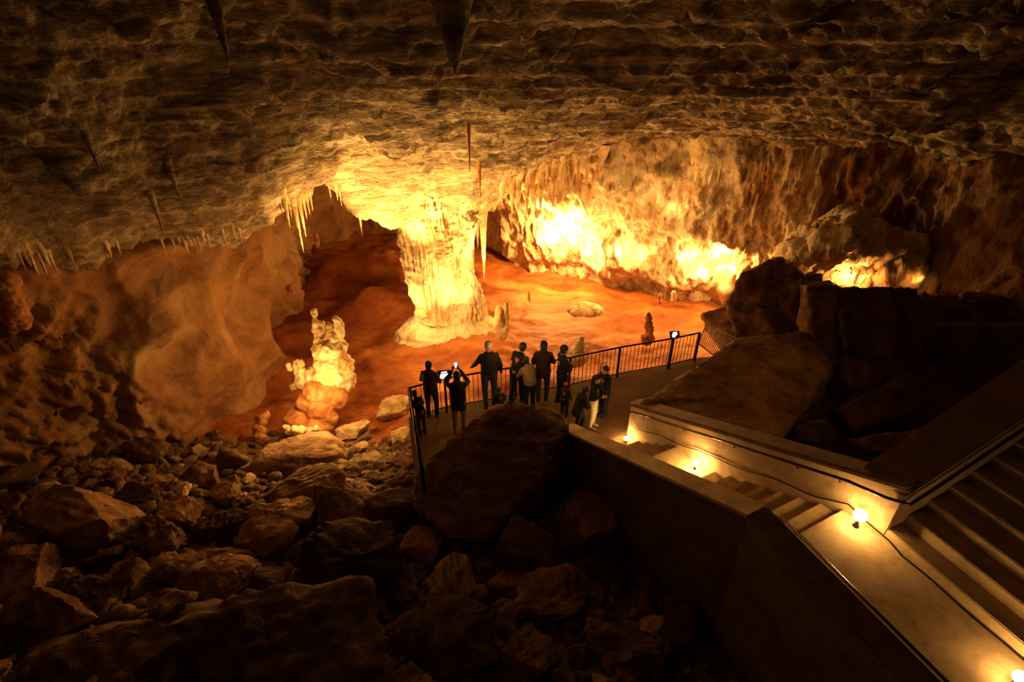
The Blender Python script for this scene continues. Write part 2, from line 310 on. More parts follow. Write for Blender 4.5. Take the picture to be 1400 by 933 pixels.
def wall(name, i0, i1, material, label):
    c = WC[i0:i1]; nrm = inn[i0:i1]; nx = len(c)
    X = c[None, :, 0]+nrm[None, :, 0]*(c[None, :, 2]*(np.clip(ZL, -3, 6)[:, None]+2)); Y = c[None, :, 1]+nrm[None, :, 1]*(c[None, :, 2]*(np.clip(ZL, -3, 6)[:, None]+2))
    P = np.stack([X, Y, np.repeat(ZL[:, None], nx, 1)], -1).reshape(-1, 3); Nn = np.repeat(np.c_[nrm, np.zeros(nx)][None], len(ZL), 0).reshape(-1, 3)
    k = np.repeat(c[None, :, 3], len(ZL), 0).ravel(); kb = np.clip(k, 0, 1)
    # left: rounded billows; back: hanging folds and teeth
    bil = np.abs(noise(S(P, .38, .38, .42)+4))*1.5+.45*np.abs(noise(S(P, .9, .9, .8)))
    pop = sst(-P[:, 0]-.25*P[:, 2], 9.6, 11)*(.35*np.abs(noise(P*2.2))+.22*np.abs(noise(P*4.3))+.10*ridged(P*6, 3)+.6*ridged(P*.8, 3)*.4)
    dl = (.95-bil)*.85+.05*fbm(P*3, 3)+pop
    warp = P+np.c_[.4*noise(P*.6), .4*noise(P*.6+20), 0*P[:, 0]]
    fold = ridged(S(warp, .7, .7, .22), 3, .5); fine = ridged(S(warp, 2.6, 2.6, .5), 3, .6)
    teeth = np.maximum(0, noise(S(P, 2.5, 2.5, .9)))
    db = .30*fold+.11*fine+.35*fbm(P*.55+8, 3)+.09*ridged(S(P, 3.4, 3.4, 1.6)+2, 4, .6)
    # undercut foot beneath a ragged ledge, as on the back wall
    led = -1.1+.35*noise(S(P, .5, .5, .1)); db = db-.45*sst(led-P[:, 2], 0, .5)+.22*teeth*np.exp(-((P[:, 2]-led-.25)/.4)**2)
    led2 = .9+.8*noise(S(P, .25, .25, 0)+5); db = db+.42*sst(P[:, 2]-led2, 0, .7)*(P[:, 2] > led2)+.15*teeth*np.exp(-((P[:, 2]-led2-.2)/.4)**2)
    d = dl*(1-kb)+db*kb
    P = P+Nn*d[:, None]
    o = link(name, mesh_np(name, P, grid_faces(nx, len(ZL), True), material)); tag(o, label, 'wall', kind='structure'); return o
iA = int(np.argmin(np.hypot(WC[:, 0]+4, WC[:, 1]-28.4))); iB = int(np.argmin(np.hypot(WC[:, 0]-12, WC[:, 1]-19)))
wall('wall_left', 0, iA+1, M['leftwall'], 'rounded orange flowstone wall on the left of the cave')
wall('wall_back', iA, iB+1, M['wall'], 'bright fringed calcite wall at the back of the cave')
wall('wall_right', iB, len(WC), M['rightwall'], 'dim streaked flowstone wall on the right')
# ------------------------------------------------------------------ rocks
def rock_mesh(name, seed, mt, sub=4, dims=(1, 1, 1), nplanes=10, rough=.05, soft=.0):
    rs = np.random.RandomState(seed); D, Fc = ico(sub)
    n = rs.normal(size=(nplanes, 3)); n /= np.linalg.norm(n, axis=1)[:, None]; n = np.vstack([n, [[0, 0, 1], [0, 0, -1]]]); h = rs.uniform(.62, 1.0, len(n))
    dots = D @ n.T; r = np.where(dots > .05, h[None]/np.maximum(dots, .05), 9)
    k = 70 if not soft else 13
    r = -np.log(np.exp(-k*np.minimum(r, 3)).sum(1))/k
    V = D*np.clip(r, .3, 1.35)[:, None]*np.array(dims)/2
    s = max(dims); Q = V/s*3+seed*1.7
    nr = D
    ax = rs.normal(size=3); ax /= np.linalg.norm(ax); q_ = (V @ ax)/s*rs.uniform(7, 12)+.2*noise(Q*.7); V = V+D*(.009*s*(sst(q_-np.floor(q_), .35, .6)-.5))[:, None]
    V = V+nr*(rough*s*(.14*fbm(Q*6, 3)+fbm(Q, 4)*.5+.35*ridged(S(Q, 1, 1, 3), 3)*.4))[:, None]
    me = mesh_np(name, V, Fc, mt)
    if not soft: me.set_sharp_from_angle(angle=math.radians(26))
    return me
def hull_rock(name, pts, mt, voxel=.06, amp=.06, parent=None, seed=0, strat=(1, 1, 3)):
    bm = bmesh.new(); 
    for p in pts: bm.verts.new(tuple(map(float, p)))
    r = bmesh.ops.convex_hull(bm, input=bm.verts); 
    bmesh.ops.delete(bm, geom=[v for v in bm.verts if not v.link_faces], context='VERTS')
    bmesh.ops.recalc_face_normals(bm, faces=bm.faces)
    bm.verts.index_update(); V = np.array([v.co[:] for v in bm.verts]); Fc = [tuple(v.index for v in f.verts) for f in bm.faces]; bm.free()
    c = V.mean(0); V = V-c
    me = remeshed(V, Fc, voxel, mt, name, smoothit=2)
    P = coords(me); N_ = normals(me); Q = P+c+seed
    me.set_sharp_from_angle(angle=math.radians(40))
    P = P+N_*(amp*(fbm(Q*1.3, 6, .62)+.5*ridged(S(Q, *strat)*1.2, 4)-.4))[:, None]; setco(me, P)
    return link(name, me, parent, tuple(c))
# staircase frame -----------------------------------------------------
Cn = np.array([4.94, 4.70]); sd = np.array([-.4535, .8912]); nd = np.array([-.8912, -.4535])    # down the flight / across to the outer parapet
W = 1.42; LZ = 2.0
rdir = np.array([.30, -.954]); e2 = np.array([.954, .30])
def st(s, n): return Cn+sd*s+nd*n
def zt(s_): return LZ*(1-s_/5.05)
# viewing platform
railp = [atZ(577, 640, .92)[:2], atZ(559, 531, .92)[:2], atZ(610, 517, .92)[:2], atZ(700, 503, .92)[:2], atZ(780, 489, .92)[:2], atZ(848, 475, .92)[:2], atZ(920, 463, .92)[:2], atZ(957, 455, .92)[:2]]
plat = [p.copy() for p in railp]
off = [(-.1, -.3), (-.12, .1), (-.05, .12), (0, .12), (0, .12), (0, .12), (0, .12), (.2, .2)]
poly = [tuple(p+np.array(o_)) for p, o_ in zip(plat, off)]+[(7.0, 12.9), (6.6, 9.6), tuple(st(5.05, -.45)), tuple(st(5.05, W+.3)), (.9, 7.9), (-.4, 7.2)]
pm = MB().prism(poly, -2.7, 0.0)
po = pm.build('viewing_platform', M['paving'], bevel=.02); tag(po, 'flat brown concrete viewing platform behind the railing', 'platform', kind='structure')
# staircase
stair = empty('staircase', (0, 0, 0)); tag(stair, 'lit concrete staircase with landing and thick parapets', 'staircase')
def flight_step(s0, s1, z, n0=0, n1=W, bot=None):
    q = [st(s0, n0), st(s1, n0), st(s1, n1), st(s0, n1)]
    return MB().prism([tuple(a) for a in q], (z-.55 if bot is None else bot), z)
# lower flight (5 risers), middle landing, upper flight (7 risers)
zs = []; s = 4.66; rise = LZ/12.5
z = 0
steps = []
for k in range(4): steps.append((s-.26, s, rise*(k+1))); s -= .26
mid = (s-.98, s, rise*5); s -= .98
nup = 7
tr = (s-.52)/nup
for k in range(nup-0):
    zz = rise*5+(LZ-rise*5)*(k+1)/(nup+1); steps.append((s-tr, s, zz)); s -= tr
for a, b_, z_ in steps: flight_step(a, b_+.02, z_).build('step', M['concrete'], stair, bevel=.008)
flight_step(mid[0], mid[1], mid[2]).build('middle_landing', M['concrete'], stair, bevel=.008)
# landing: quad between the flight, outer parapet and the first riser of the upper flight
oin = [st(.35, W), None]
A0 = Cn; A1 = Cn+rdir*4.2
o1 = st(.3, W+.02); o2 = st(.8, W)+(atZ(1290, 933, zt(.8)+.83)[:2]-st(.8, W))*1.8
MB().prism([tuple(st(s+.03, 0)), tuple(A0), tuple(A1), tuple(o2), tuple(st(.8, W+.02)), tuple(st(s+.03, W+.02))], LZ-.5, LZ).build('landing', M['concrete'], stair, bevel=.008)
for k in range(11):
    t0 = .29*k; z_ = LZ+.17*(k+1)
    q = [A0+e2*t0, A0+e2*(t0+.31), A1+e2*(t0+.31), A1+e2*t0]
    MB().prism([tuple(a) for a in q], z_-.5, z_).build('step', M['concrete'], stair, bevel=.012)
# inner parapet of the lower flight: top follows the stair
def par(a, b, n0, n1, h, bot, name, m, lift0=0):
    q = [st(a, n0), st(b, n0), st(b, n1), st(a, n1)]
    zt_ = [zt(a)+h, zt(b)+h, zt(b)+h, zt(a)+h]
    zb = [bot]*4 if np.isscalar(bot) else bot
    return MB().prism([tuple(x) for x in q], zb, zt_)
par(-.02, 5.1, 0, -.26, .86, -.4, 'p', None).build('inner_parapet', M['concrete'], stair, bevel=.02)
q = par(-.0, 5.14, .03, -.34, .94, 0, 'c', None); 
def capmb(a, b, n0, n1, h0, h1):
    P4 = [st(a, n0), st(b, n0), st(b, n1), st(a, n1)]
    lo = [zt(a)+h0, zt(b)+h0, zt(b)+h0, zt(a)+h0]; hi = [zt(a)+h1, zt(b)+h1, zt(b)+h1, zt(a)+h1]
    return MB().prism([tuple(x) for x in P4], lo, hi)
capmb(.0, 5.16, .03, -.34, .86, .93).build('inner_coping', M['cap'], stair, bevel=.015)
# outer parapet of the lower flight
capmb(.8, 5.25, W-.02, W+.36, .76, .83).build('outer_coping', M['concrete'], stair, bevel=.015)
par(.8, 5.2, W, W+.32, .76, -1.6, 'p', None).build('outer_parapet', M['cap'], stair, bevel=.02)
# outer parapet along the landing
p0 = st(.8, W); q1 = atZ(1290, 933, zt(.8)+.83)[:2]; d2 = (q1-p0)/np.linalg.norm(q1-p0); n2 = np.array([d2[1], -d2[0]])
p0b = st(.8, W+.36); q0 = p0+d2*4.4; q0b = q0+n2*.38; zp = zt(.8)+.83
MB().prism([tuple(p0), tuple(p0b), tuple(q0b), tuple(q0)], -1.2, zp).build('landing_parapet', M['cap'], stair, bevel=.02)
MB().tube([(*(p0-n2*.05+d2*.2), zp-.02), (*(p0-n2*.05+d2*4.2), zp-.02)], .02, 10).build('outer_handrail', M['rail'], stair, True)
# parapet of the upper flight
def up(t, n): return A0+e2*t+np.array([-.30, .954])*n
def upprism(t0, t1, n0, n1, h0, h1, base=None):
    P4 = [up(t0, n0), up(t1, n0), up(t1, n1), up(t0, n1)]; zz = [LZ+.586*t for t in (t0, t1, t1, t0)]
    lo = [base]*4 if base is not None else [a+h0 for a in zz]
    return MB().prism([tuple(x) for x in P4], lo, [a+h1 for a in zz])
upprism(0, 3.4, 0, .5, 0, .74, -.3).build('upper_parapet', M['concrete'], stair, bevel=.02)
upprism(-.02, 3.4, -.03, .56, .74, .80).build('upper_coping', M['cap'], stair, bevel=.015)
# handrail: one bent tube with brackets
hr = [(*st(5.0, .07), zt(5.0)+.74), (*st(4.9, .07), zt(4.9)+.76), (*st(2.5, .07), zt(2.5)+.76), (*st(.6, .07), zt(.6)+.76), (*st(.15, .08), zt(.15)+.70), (*(up(.08, -.07)+nd*.02), LZ+.66), (*up(.4, -.07), LZ+.586*.4+.60), (*up(3.4, -.07), LZ+.586*3.4+.60)]
hrail = MB().tube(hr, .022, 10).build('handrail', M['rail'], stair, True)
for s_ in (4.6, 3.5, 2.4, 1.3, .7):
    MB().tube([(*st(s_, .0), zt(s_)+.66), (*st(s_, .06), zt(s_)+.69), (*st(s_, .07), zt(s_)+.75)], .009, 6).build('bracket', M['rail'], hrail, True)
for t_ in (.9, 2.1):
    MB().tube([(*up(t_, 0), LZ+.586*t_+.5), (*up(t_, -.06), LZ+.586*t_+.53), (*up(t_, -.07), LZ+.586*t_+.59)], .009, 6).build('bracket', M['rail'], hrail, True)
# cable clipped to the wall, then along the first riser
cb = []
for s_ in np.linspace(4.85, .9, 26): cb.append((*st(s_, .03), zt(s_)+.30+.025*math.sin(s_*5)+(.04 if s_ > 3 else 0)))
cb += [(*st(.5, .04), LZ+.16), (*st(.2, .05), LZ+.10), (*(A0+rdir*.1-e2*.03), LZ+.06)]
for t_ in np.linspace(.3, 3.6, 18): cb.append((*(A0+rdir*t_-e2*(.03+.012*math.sin(t_*7))), LZ+.016))
co_ = MB().tube(cb, .011, 6).build('power_cable', M['cable'], None, True); tag(co_, 'thin dark cable running along the stair wall and first riser', 'cable')
# stair lamps
def stair_lamp(x, y, z, r, power, label, post=0):
    t = empty('stair_lamp', (x, y, z)); tag(t, label, 'lamp')
    MB().tube([(0, 0, 0), (0, 0, .02), (0, 0, .03), (0, 0, .05+post)], [r*.5, r*.5, r*.25, r*.25], 16).build('base', M['housing'], t, True)
    V, Fc = ico(3); link('globe', mesh_np('globe', V*r+np.array([0, 0, .04+post+r]), Fc, M['bulb']), t)
    l = bpy.data.lights.new('lamp', 'POINT'); l.energy = power; l.color = (1, .56, .18); l.shadow_soft_size = r*1.15
    lo = bpy.data.objects.new('lamp_light', l); C.objects.link(lo); lo.location = (x, y, z+.04+post+r)
    return t
p = st(4.93, .16); stair_lamp(p[0], p[1], 0, .05, 95, 'glowing globe lamp at the foot of the stairs by the platform')
p = st(2.98, .16); stair_lamp(p[0], p[1], rise*5, .06, 170, 'glowing globe lamp on the middle landing of the stairs', .05)
p = st(.28, .14); stair_lamp(p[0], p[1], LZ, .085, 115, 'round glowing globe lamp at the top corner of the lower flight', .08)
p = atZ(1392, 936, LZ); stair_lamp(p[0]-.02, p[1], LZ, .07, 80, 'glowing globe lamp cut by the bottom right corner of the frame')
# ------------------------------------------------------------------ platform railing
rail = empty('railing', (0, 0, 0)); tag(rail, 'long dark metal railing with thin pickets around the viewing platform', 'railing')
RP = np.array(railp); seg = np.r_[0, np.cumsum(np.linalg.norm(np.diff(RP, axis=0), axis=1))]
def along(d): return np.array([np.interp(d, seg, RP[:, 0]), np.interp(d, seg, RP[:, 1])])
MB().tube([(*q, .92) for q in RP], .026, 8).build('top_rail', M['metal'], rail, True)
MB().tube([(*q, .09) for q in RP], .016, 6).build('bottom_rail', M['metal'], rail, True)
pk = MB().tube([(0, 0, .09), (0, 0, .92)], .0085, 5).mesh('picket', M['metal'])
npk = 92
for k in range(npk): link('picket', pk, rail, (*along(seg[-1]*(k+.5)/npk), 0))
ps = MB().box((0, 0, .46), (.06, .06, .92)).mesh('post', M['metal'], bevel=.005)
for d in [0, seg[1], seg[2]+.3, seg[3]+.1, seg[4], seg[5], seg[6], seg[7]]: link('post', ps, rail, (*along(min(d, seg[-1])), 0))
# information panels
def info(x, y, label, sc=1):
    t = empty('information_panel', (x, y, 0), math.radians(8)); tag(t, label, 'sign')
    MB().tube([(0, 0, 0), (0, 0, 1.0)], .03, 8).build('stand', M['metal'], t, True)
    Mx = Matrix.Rotation(math.radians(55), 3, 'X')
    MB().box((0, 0, 1.08), (.42*sc, .30*sc, .04), Mx).build('frame', M['panel'], t, bevel=.008)
    a = MB(); nrm = Mx @ Vector((0, 0, 1))
    def pt(u, v): return Vector((0, 0, 1.08))+Mx @ Vector((u*sc, v*sc, .023))
    a.add([pt(-.10, .06), pt(.10, .07), pt(.09, .11), pt(-.08, .10)], [(0, 1, 2, 3)])
    a.add([pt(-.13, -.10), pt(-.02, -.12), pt(.03, -.05), pt(.12, .02), pt(.11, .045), pt(-.12, .03)], [(0, 1, 2, 3, 4, 5)])
    a.build('screen', M['screen'], t)
q = along(seg[2]-.05)+np.array([.02, -.1]); info(q[0], q[1], 'dark information panel with a glowing screen beside the person photographing', .75)
q = along(seg[6])+np.array([0, -.08]); info(q[0], q[1], 'small glowing information panel on the far end of the railing', .65)
# leaning slatted panel at the right end of the railing
pa, pb_, pc, pd = atZ(955, 470, .5), atZ(1000, 505, .1), atY(1018, 470, 12.4), atY(968, 438, 13.2)
pl = empty('slatted_barrier', tuple(pa)); tag(pl, 'leaning pale slatted barrier panel between railing end and tilted slab', 'barrier')
fr = MB(); 
for a, b_ in ((pa, pb_), (pb_, pc), (pc, pd), (pd, pa)): fr.tube([a-pa, b_-pa], .02, 6)
fr.build('frame', M['slat'], pl)
for k in range(1, 22):
    t = k/22; a = pa+(pb_-pa)*t; b_ = pd+(pc-pd)*t; MB().tube([a-pa, b_-pa], .013, 4).build('slat', M['slat'], pl)
# ------------------------------------------------------------------ signature boulders as hulls
def ext(front, vec): f = [np.array(p) for p in front]; return f+[p+np.array(vec) for p in f]
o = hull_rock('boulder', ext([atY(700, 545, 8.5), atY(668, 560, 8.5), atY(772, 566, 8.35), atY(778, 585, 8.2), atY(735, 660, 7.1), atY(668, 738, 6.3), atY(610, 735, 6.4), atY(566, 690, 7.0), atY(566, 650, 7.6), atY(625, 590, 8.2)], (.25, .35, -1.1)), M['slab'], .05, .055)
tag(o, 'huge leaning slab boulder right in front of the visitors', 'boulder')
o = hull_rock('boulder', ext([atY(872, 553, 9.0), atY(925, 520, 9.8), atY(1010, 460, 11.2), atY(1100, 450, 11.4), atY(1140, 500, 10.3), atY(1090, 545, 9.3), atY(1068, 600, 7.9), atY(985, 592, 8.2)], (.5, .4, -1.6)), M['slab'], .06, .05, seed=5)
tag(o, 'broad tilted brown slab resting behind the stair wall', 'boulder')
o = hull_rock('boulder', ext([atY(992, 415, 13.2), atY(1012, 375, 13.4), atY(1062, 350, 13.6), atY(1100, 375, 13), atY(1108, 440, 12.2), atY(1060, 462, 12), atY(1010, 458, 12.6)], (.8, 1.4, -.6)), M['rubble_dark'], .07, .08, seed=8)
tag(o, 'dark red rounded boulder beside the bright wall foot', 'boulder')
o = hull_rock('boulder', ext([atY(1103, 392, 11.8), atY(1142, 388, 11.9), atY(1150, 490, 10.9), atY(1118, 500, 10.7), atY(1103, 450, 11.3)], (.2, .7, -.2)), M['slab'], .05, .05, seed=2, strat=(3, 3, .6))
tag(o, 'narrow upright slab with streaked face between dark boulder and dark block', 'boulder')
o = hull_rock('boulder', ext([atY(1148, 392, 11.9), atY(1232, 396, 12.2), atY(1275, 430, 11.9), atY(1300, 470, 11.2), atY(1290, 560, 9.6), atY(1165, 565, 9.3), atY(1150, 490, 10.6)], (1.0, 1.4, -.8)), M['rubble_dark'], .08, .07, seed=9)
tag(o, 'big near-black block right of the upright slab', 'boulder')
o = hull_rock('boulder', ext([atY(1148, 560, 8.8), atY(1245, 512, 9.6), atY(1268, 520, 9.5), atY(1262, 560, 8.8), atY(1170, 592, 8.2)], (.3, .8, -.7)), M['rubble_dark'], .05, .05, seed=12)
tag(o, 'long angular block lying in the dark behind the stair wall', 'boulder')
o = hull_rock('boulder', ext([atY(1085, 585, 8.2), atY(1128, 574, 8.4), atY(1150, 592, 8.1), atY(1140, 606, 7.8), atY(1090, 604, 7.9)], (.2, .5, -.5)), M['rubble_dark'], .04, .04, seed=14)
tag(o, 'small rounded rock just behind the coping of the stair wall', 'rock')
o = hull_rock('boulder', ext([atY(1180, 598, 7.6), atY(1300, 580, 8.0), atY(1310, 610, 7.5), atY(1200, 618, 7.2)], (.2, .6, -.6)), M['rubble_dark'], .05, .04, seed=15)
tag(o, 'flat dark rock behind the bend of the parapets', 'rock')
o = hull_rock('boulder', ext([atY(960, 430, 15), atY(1000, 415, 15.3), atY(1040, 440, 14.4), atY(1025, 475, 13.4), atY(985, 465, 13.8)], (.5, .8, -.9)), M['rubble'], .06, .08, seed=16)
tag(o, 'rough brown rock behind the slatted barrier', 'rock')
# low ridge with knobs in front of the far right lamp, and a low path wall
for k, (px, py, w) in enumerate([(1110, 372, 26), (1140, 386, 30), (1173, 381, 13), (1190, 386, 15), (1212, 388, 22), (1240, 386, 20), (1258, 392, 18), (1285, 398, 30), (1320, 402, 34), (1360, 400, 40)]):
    c = atY(px, py+14, 12.9); r = w/F*depth(c)
    me = rock_mesh('rock', 300+k, M['rubble_dark'], 4, (r*1.3, r, r*1.6), soft=1, rough=.08); o = link('rock', me, None, (c[0], c[1], c[2]-.15)); tag(o, 'dark knobbly rock on the ridge silhouetted by the far right glow', 'rock', 'knobs along the right ridge')
rid = hull_rock('boulder', ext([atY(1100, 398, 12.8), atY(1200, 402, 12.9), atY(1300, 412, 12.8), atY(1420, 415, 12.4), atY(1420, 470, 11.6), atY(1120, 460, 12)], (.3, 1.0, -2.2)), M['rubble_dark'], .08, .1, seed=22)
tag(rid, 'dark low ridge of rock running to the right edge', 'boulder')
a, b_ = atY(1278, 446, 10.9), atY(1440, 446, 9.6)
pw = MB(); dv = b_-a; dv[2] = 0; dv /= np.linalg.norm(dv); nv = np.array([-dv[1], dv[0], 0])
pw.prism([tuple(a[:2]), tuple(b_[:2]), tuple((b_+nv*.3)[:2]), tuple((a+nv*.3)[:2])], -.4, [a[2], b_[2], b_[2], a[2]])
o = pw.build('path_wall', M['rubble_dark'], bevel=.02); tag(o, 'low dark path wall at the far right edge', 'wall')
# cauliflower rock mass lit from below
rs = np.random.RandomState(5)
V0, F0 = ico(3)
mm = MB()
for k in range(42):
    px = rs.uniform(1105, 1262); py = rs.uniform(318, 385)
    if py < 318+abs(px-1165)*.35: continue
    c = atY(px, py, 15.0+rs.uniform(-.3, .9)+(385-py)*-.008); r = rs.uniform(.28, .62); mm.add(V0*np.array([r, r, r*.8])+c, F0)
me = remeshed(np.array(mm.v), mm.f, .07, M['wall'], 'nodule_mass'); P = coords(me); c0 = P.mean(0); N_ = normals(me)
setco(me, P-c0+N_*(.20*ridged(P*1.2, 4)+.13*ridged(P*3.1, 4)+.05*fbm(P*6, 3))[:, None]); o = link('nodular_flowstone', me, None, tuple(c0)); tag(o, 'knobbly rock mass lit from below on the right wall', 'rock formation')
# ------------------------------------------------------------------ rubble, hand placed
BL = [
 (430, 632, 112, 46, 'n', 'broad rounded pale boulder just below the glowing stalagmite'), (418, 674, 86, 46, 'n', 'two-sided wedge rock below the broad rounded boulder'),
 (388, 716, 76, 42, 'p', 'pale flat rock lying left of the rough mound'), (468, 704, 100, 72, 'n', 'rough heaped boulder left of the dark striped rock'),
 (538, 700, 62, 66, 'd', 'dark striped rock at the left foot of the leaning slab'), (475, 788, 150, 84, 'd', 'large near-black boulder below the rough heaped one'),
 (125, 722, 116, 92, 'n', 'large brown boulder near the left edge'), (35, 775, 76, 96, 'n', 'upright split block against the left edge'),
 (385, 892, 290, 96, 'n', 'very long tilted slab at the bottom edge'), (140, 912, 225, 44, 'n', 'flat slab along the bottom left edge'),
 (243, 708, 56, 46, 'n', 'chunky rock right of the large brown boulder'), (212, 742, 92, 44, 'd', 'dark flat rock under the chunky rock'),
 (240, 787, 78, 36, 'n', 'small sloping rock in the middle of the dark rubble'), (304, 802, 96, 40, 'n', 'flat-topped rock in the lower rubble'),
 (230, 838, 58, 50, 'n', 'wedge rock above the bottom left slab'), (362, 808, 60, 34, 'd', 'small dark rock right of the flat-topped rock'),
 (322, 845, 56, 38, 'd', 'dark lump above the long tilted slab'), (150, 641, 40, 20, 'p', 'small lit flat rock at the upper left of the rubble'),
 (200, 620, 86, 28, 'n', 'long low rock at the foot of the left wall'), (275, 661, 48, 30, 'n', 'blocky rock under the left wall shadow'),
 (312, 634, 48, 38, 'n', 'squarish rock at the top edge of the rubble'), (308, 682, 50, 32, 'n', 'leaning rock in the upper middle of the rubble'),
 (345, 646, 32, 20, 'p', 'small pale stone left of the broad rounded boulder'), (190, 680, 50, 28, 'n', 'pointed rock above the large brown boulder'),
 (25, 655, 46, 46, 'n', 'triangular rock at the left edge'), (482, 596, 46, 28, 'p', 'pale block above right of the broad rounded boulder'),
 (536, 562, 42, 36, 'p', 'pale block beside the left corner of the railing'), (549, 632, 28, 44, 'n', 'tall thin rock under the platform edge'),
 (511, 626, 24, 36, 'p', 'small upright stone between pale blocks'), (484, 643, 36, 26, 'p', 'small pale stone right of the broad rounded boulder'),
 (356, 744, 76, 38, 'n', 'low rock under the pale flat rock'), (300, 730, 80, 36, 'd', 'dark ledge-like rock in mid rubble'),
 (110, 815, 110, 34, 'd', 'long dark rock right of the upright split block'), (312, 772, 60, 26, 'n', 'thin rock lying above the flat-topped rock'),
 (60, 850, 120, 60, 'd', 'large dark rock in the bottom left corner'), (802, 712, 82, 72, 'n', 'squarish boulder right of the leaning slab'),
 (731, 760, 90, 68, 'n', 'dome-topped boulder below the leaning slab'), (572, 757, 52, 50, 'n', 'smooth blunt rock left of the banded stone'),
 (619, 786, 56, 66, 'r', 'banded stone with slanting ribs under the leaning slab'), (651, 819, 34, 20, 'p', 'small smooth pebble-like rock beside the banded stone'),
 (700, 807, 64, 32, 'n', 'low rock between the pebble and the oval boulder'), (750, 830, 102, 46, 'n', 'large smooth oval boulder near bottom centre'),
 (625, 868, 98, 96, 'n', 'tall smooth-backed boulder below the banded stone'), (692, 850, 36, 42, 'n', 'rounded knob of rock left of the oval boulder'),
 (825, 884, 66, 42, 'n', 'flat-faced lit rock right of bottom centre'), (730, 886, 40, 44, 'n', 'small upright rock below the oval boulder'),
 (720, 922, 76, 34, 'n', 'rounded rock cut by the bottom edge at centre'), (885, 912, 78, 48, 'n', 'crumbly rock at the bottom edge left of the big rough boulder'),
 (978, 802, 50, 50, 'n', 'orange-lit rock below the staircase wall'), (1060, 880, 185, 120, 'n', 'big rough boulder at the bottom beside the stair wall'),
 (765, 652, 34, 32, 'd', 'small dark rock under the right edge of the leaning slab'), (893, 772, 50, 62, 'd', 'upright dark rock near the foot of the stair wall'),
 (848, 797, 38, 34, 'd', 'dim rock between the squarish and upright dark rocks'), (813, 813, 28, 30, 'd', 'little dim rock above the oval boulder'),
 (935, 852, 62, 58, 'd', 'dim block left of the big rough boulder'), (648, 908, 58, 50, 'd', 'dark rock at the foot of the tall smooth-backed boulder'),
 (850, 670, 60, 50, 'd', 'dim boulder against the upper part of the stair wall'), (545, 600, 26, 26, 'p', 'small lit stone just under the railing corner'), (462, 640, 40, 22, 'p', 'flat pale stone leaning on the broad rounded boulder')]
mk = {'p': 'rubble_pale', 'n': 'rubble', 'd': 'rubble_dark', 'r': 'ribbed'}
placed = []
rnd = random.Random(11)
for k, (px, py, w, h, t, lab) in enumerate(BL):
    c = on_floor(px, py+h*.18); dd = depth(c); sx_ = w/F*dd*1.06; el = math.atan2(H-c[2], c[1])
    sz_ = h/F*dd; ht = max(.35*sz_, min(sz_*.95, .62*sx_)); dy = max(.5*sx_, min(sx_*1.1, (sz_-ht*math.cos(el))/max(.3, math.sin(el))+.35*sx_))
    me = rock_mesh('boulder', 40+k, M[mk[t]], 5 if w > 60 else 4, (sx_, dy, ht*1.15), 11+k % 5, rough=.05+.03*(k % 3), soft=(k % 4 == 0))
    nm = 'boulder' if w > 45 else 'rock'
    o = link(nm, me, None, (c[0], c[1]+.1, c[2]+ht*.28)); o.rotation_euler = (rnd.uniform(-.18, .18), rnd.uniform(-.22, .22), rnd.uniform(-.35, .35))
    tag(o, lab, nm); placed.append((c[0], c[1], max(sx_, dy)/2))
# scattered rubble, individually
var = [rock_mesh('rock', 500+k, M[['rubble', 'rubble', 'rubble_pale', 'rubble_dark'][k % 4]], 3, (1, rnd.uniform(.6, 1), rnd.uniform(.4, .75)), 9+k % 5, rough=.06) for k in range(28)]
zones = [(-4.8, -2.55, 8.8, 11.5, 46, .2, .5, 'pale lit rubble stone heaped beside the left corner of the platform', 'pale rubble by the platform'),
         (-11.8, -2.6, 8.3, 11.8, 120, .22, .62, 'small angular rubble rock on the slope at the foot of the left wall', 'upper left rubble'),
         (-11, -.9, 3.0, 8.2, 105, .28, .8, 'dim brown rubble rock in the dark lower left slope', 'lower left rubble'),
         (-.8, 3.0, 2.6, 7.2, 55, .18, .5, 'dark rubble rock in the hollow between the leaning slab and the stair wall', 'central hollow rubble')]
def inpoly(x, y, P):
    c = False; j = len(P)-1
    for i in range(len(P)):
        if (P[i][1] > y) != (P[j][1] > y) and x < (P[j][0]-P[i][0])*(y-P[i][1])/(P[j][1]-P[i][1])+P[i][0]: c = not c
        j = i
    return c
def stairside(x, y): # beyond the outer parapet line
    q = np.array([x, y])-Cn; return q @ nd < W+.6 and -5 < q @ sd < 5.4 or x > 3.1 and y < 5
for x0, x1, y0, y1, n, a, b_, lab, grp in zones:
    cnt = 0; tries = 0
    while cnt < n and tries < 20000:
        tries += 1; x = rnd.uniform(x0, x1); y = rnd.uniform(y0, y1); r = a+(b_-a)*rnd.random()**2
        if inpoly(x, y, poly) or stairside(x, y) or abs(x) > (y*1.05+4) or (x < -9.6 and y > 10.6): continue
        if x < -11.3 and y > 8: continue
        if any((x-p[0])**2+(y-p[1])**2 < ((p[2]+r/2)*.62)**2 for p in placed): continue
        o = link('rock', var[rnd.randrange(len(var))], None, (x, y, fz(x, y)+r*.12)); o.scale = (r, r, r*rnd.uniform(.8, 1.2)); o.rotation_euler = (rnd.uniform(-.5, .5), rnd.uniform(-.5, .5), rnd.uniform(0, 6.28))
        tag(o, lab, 'rock', grp); placed.append((x, y, r/2)); cnt += 1
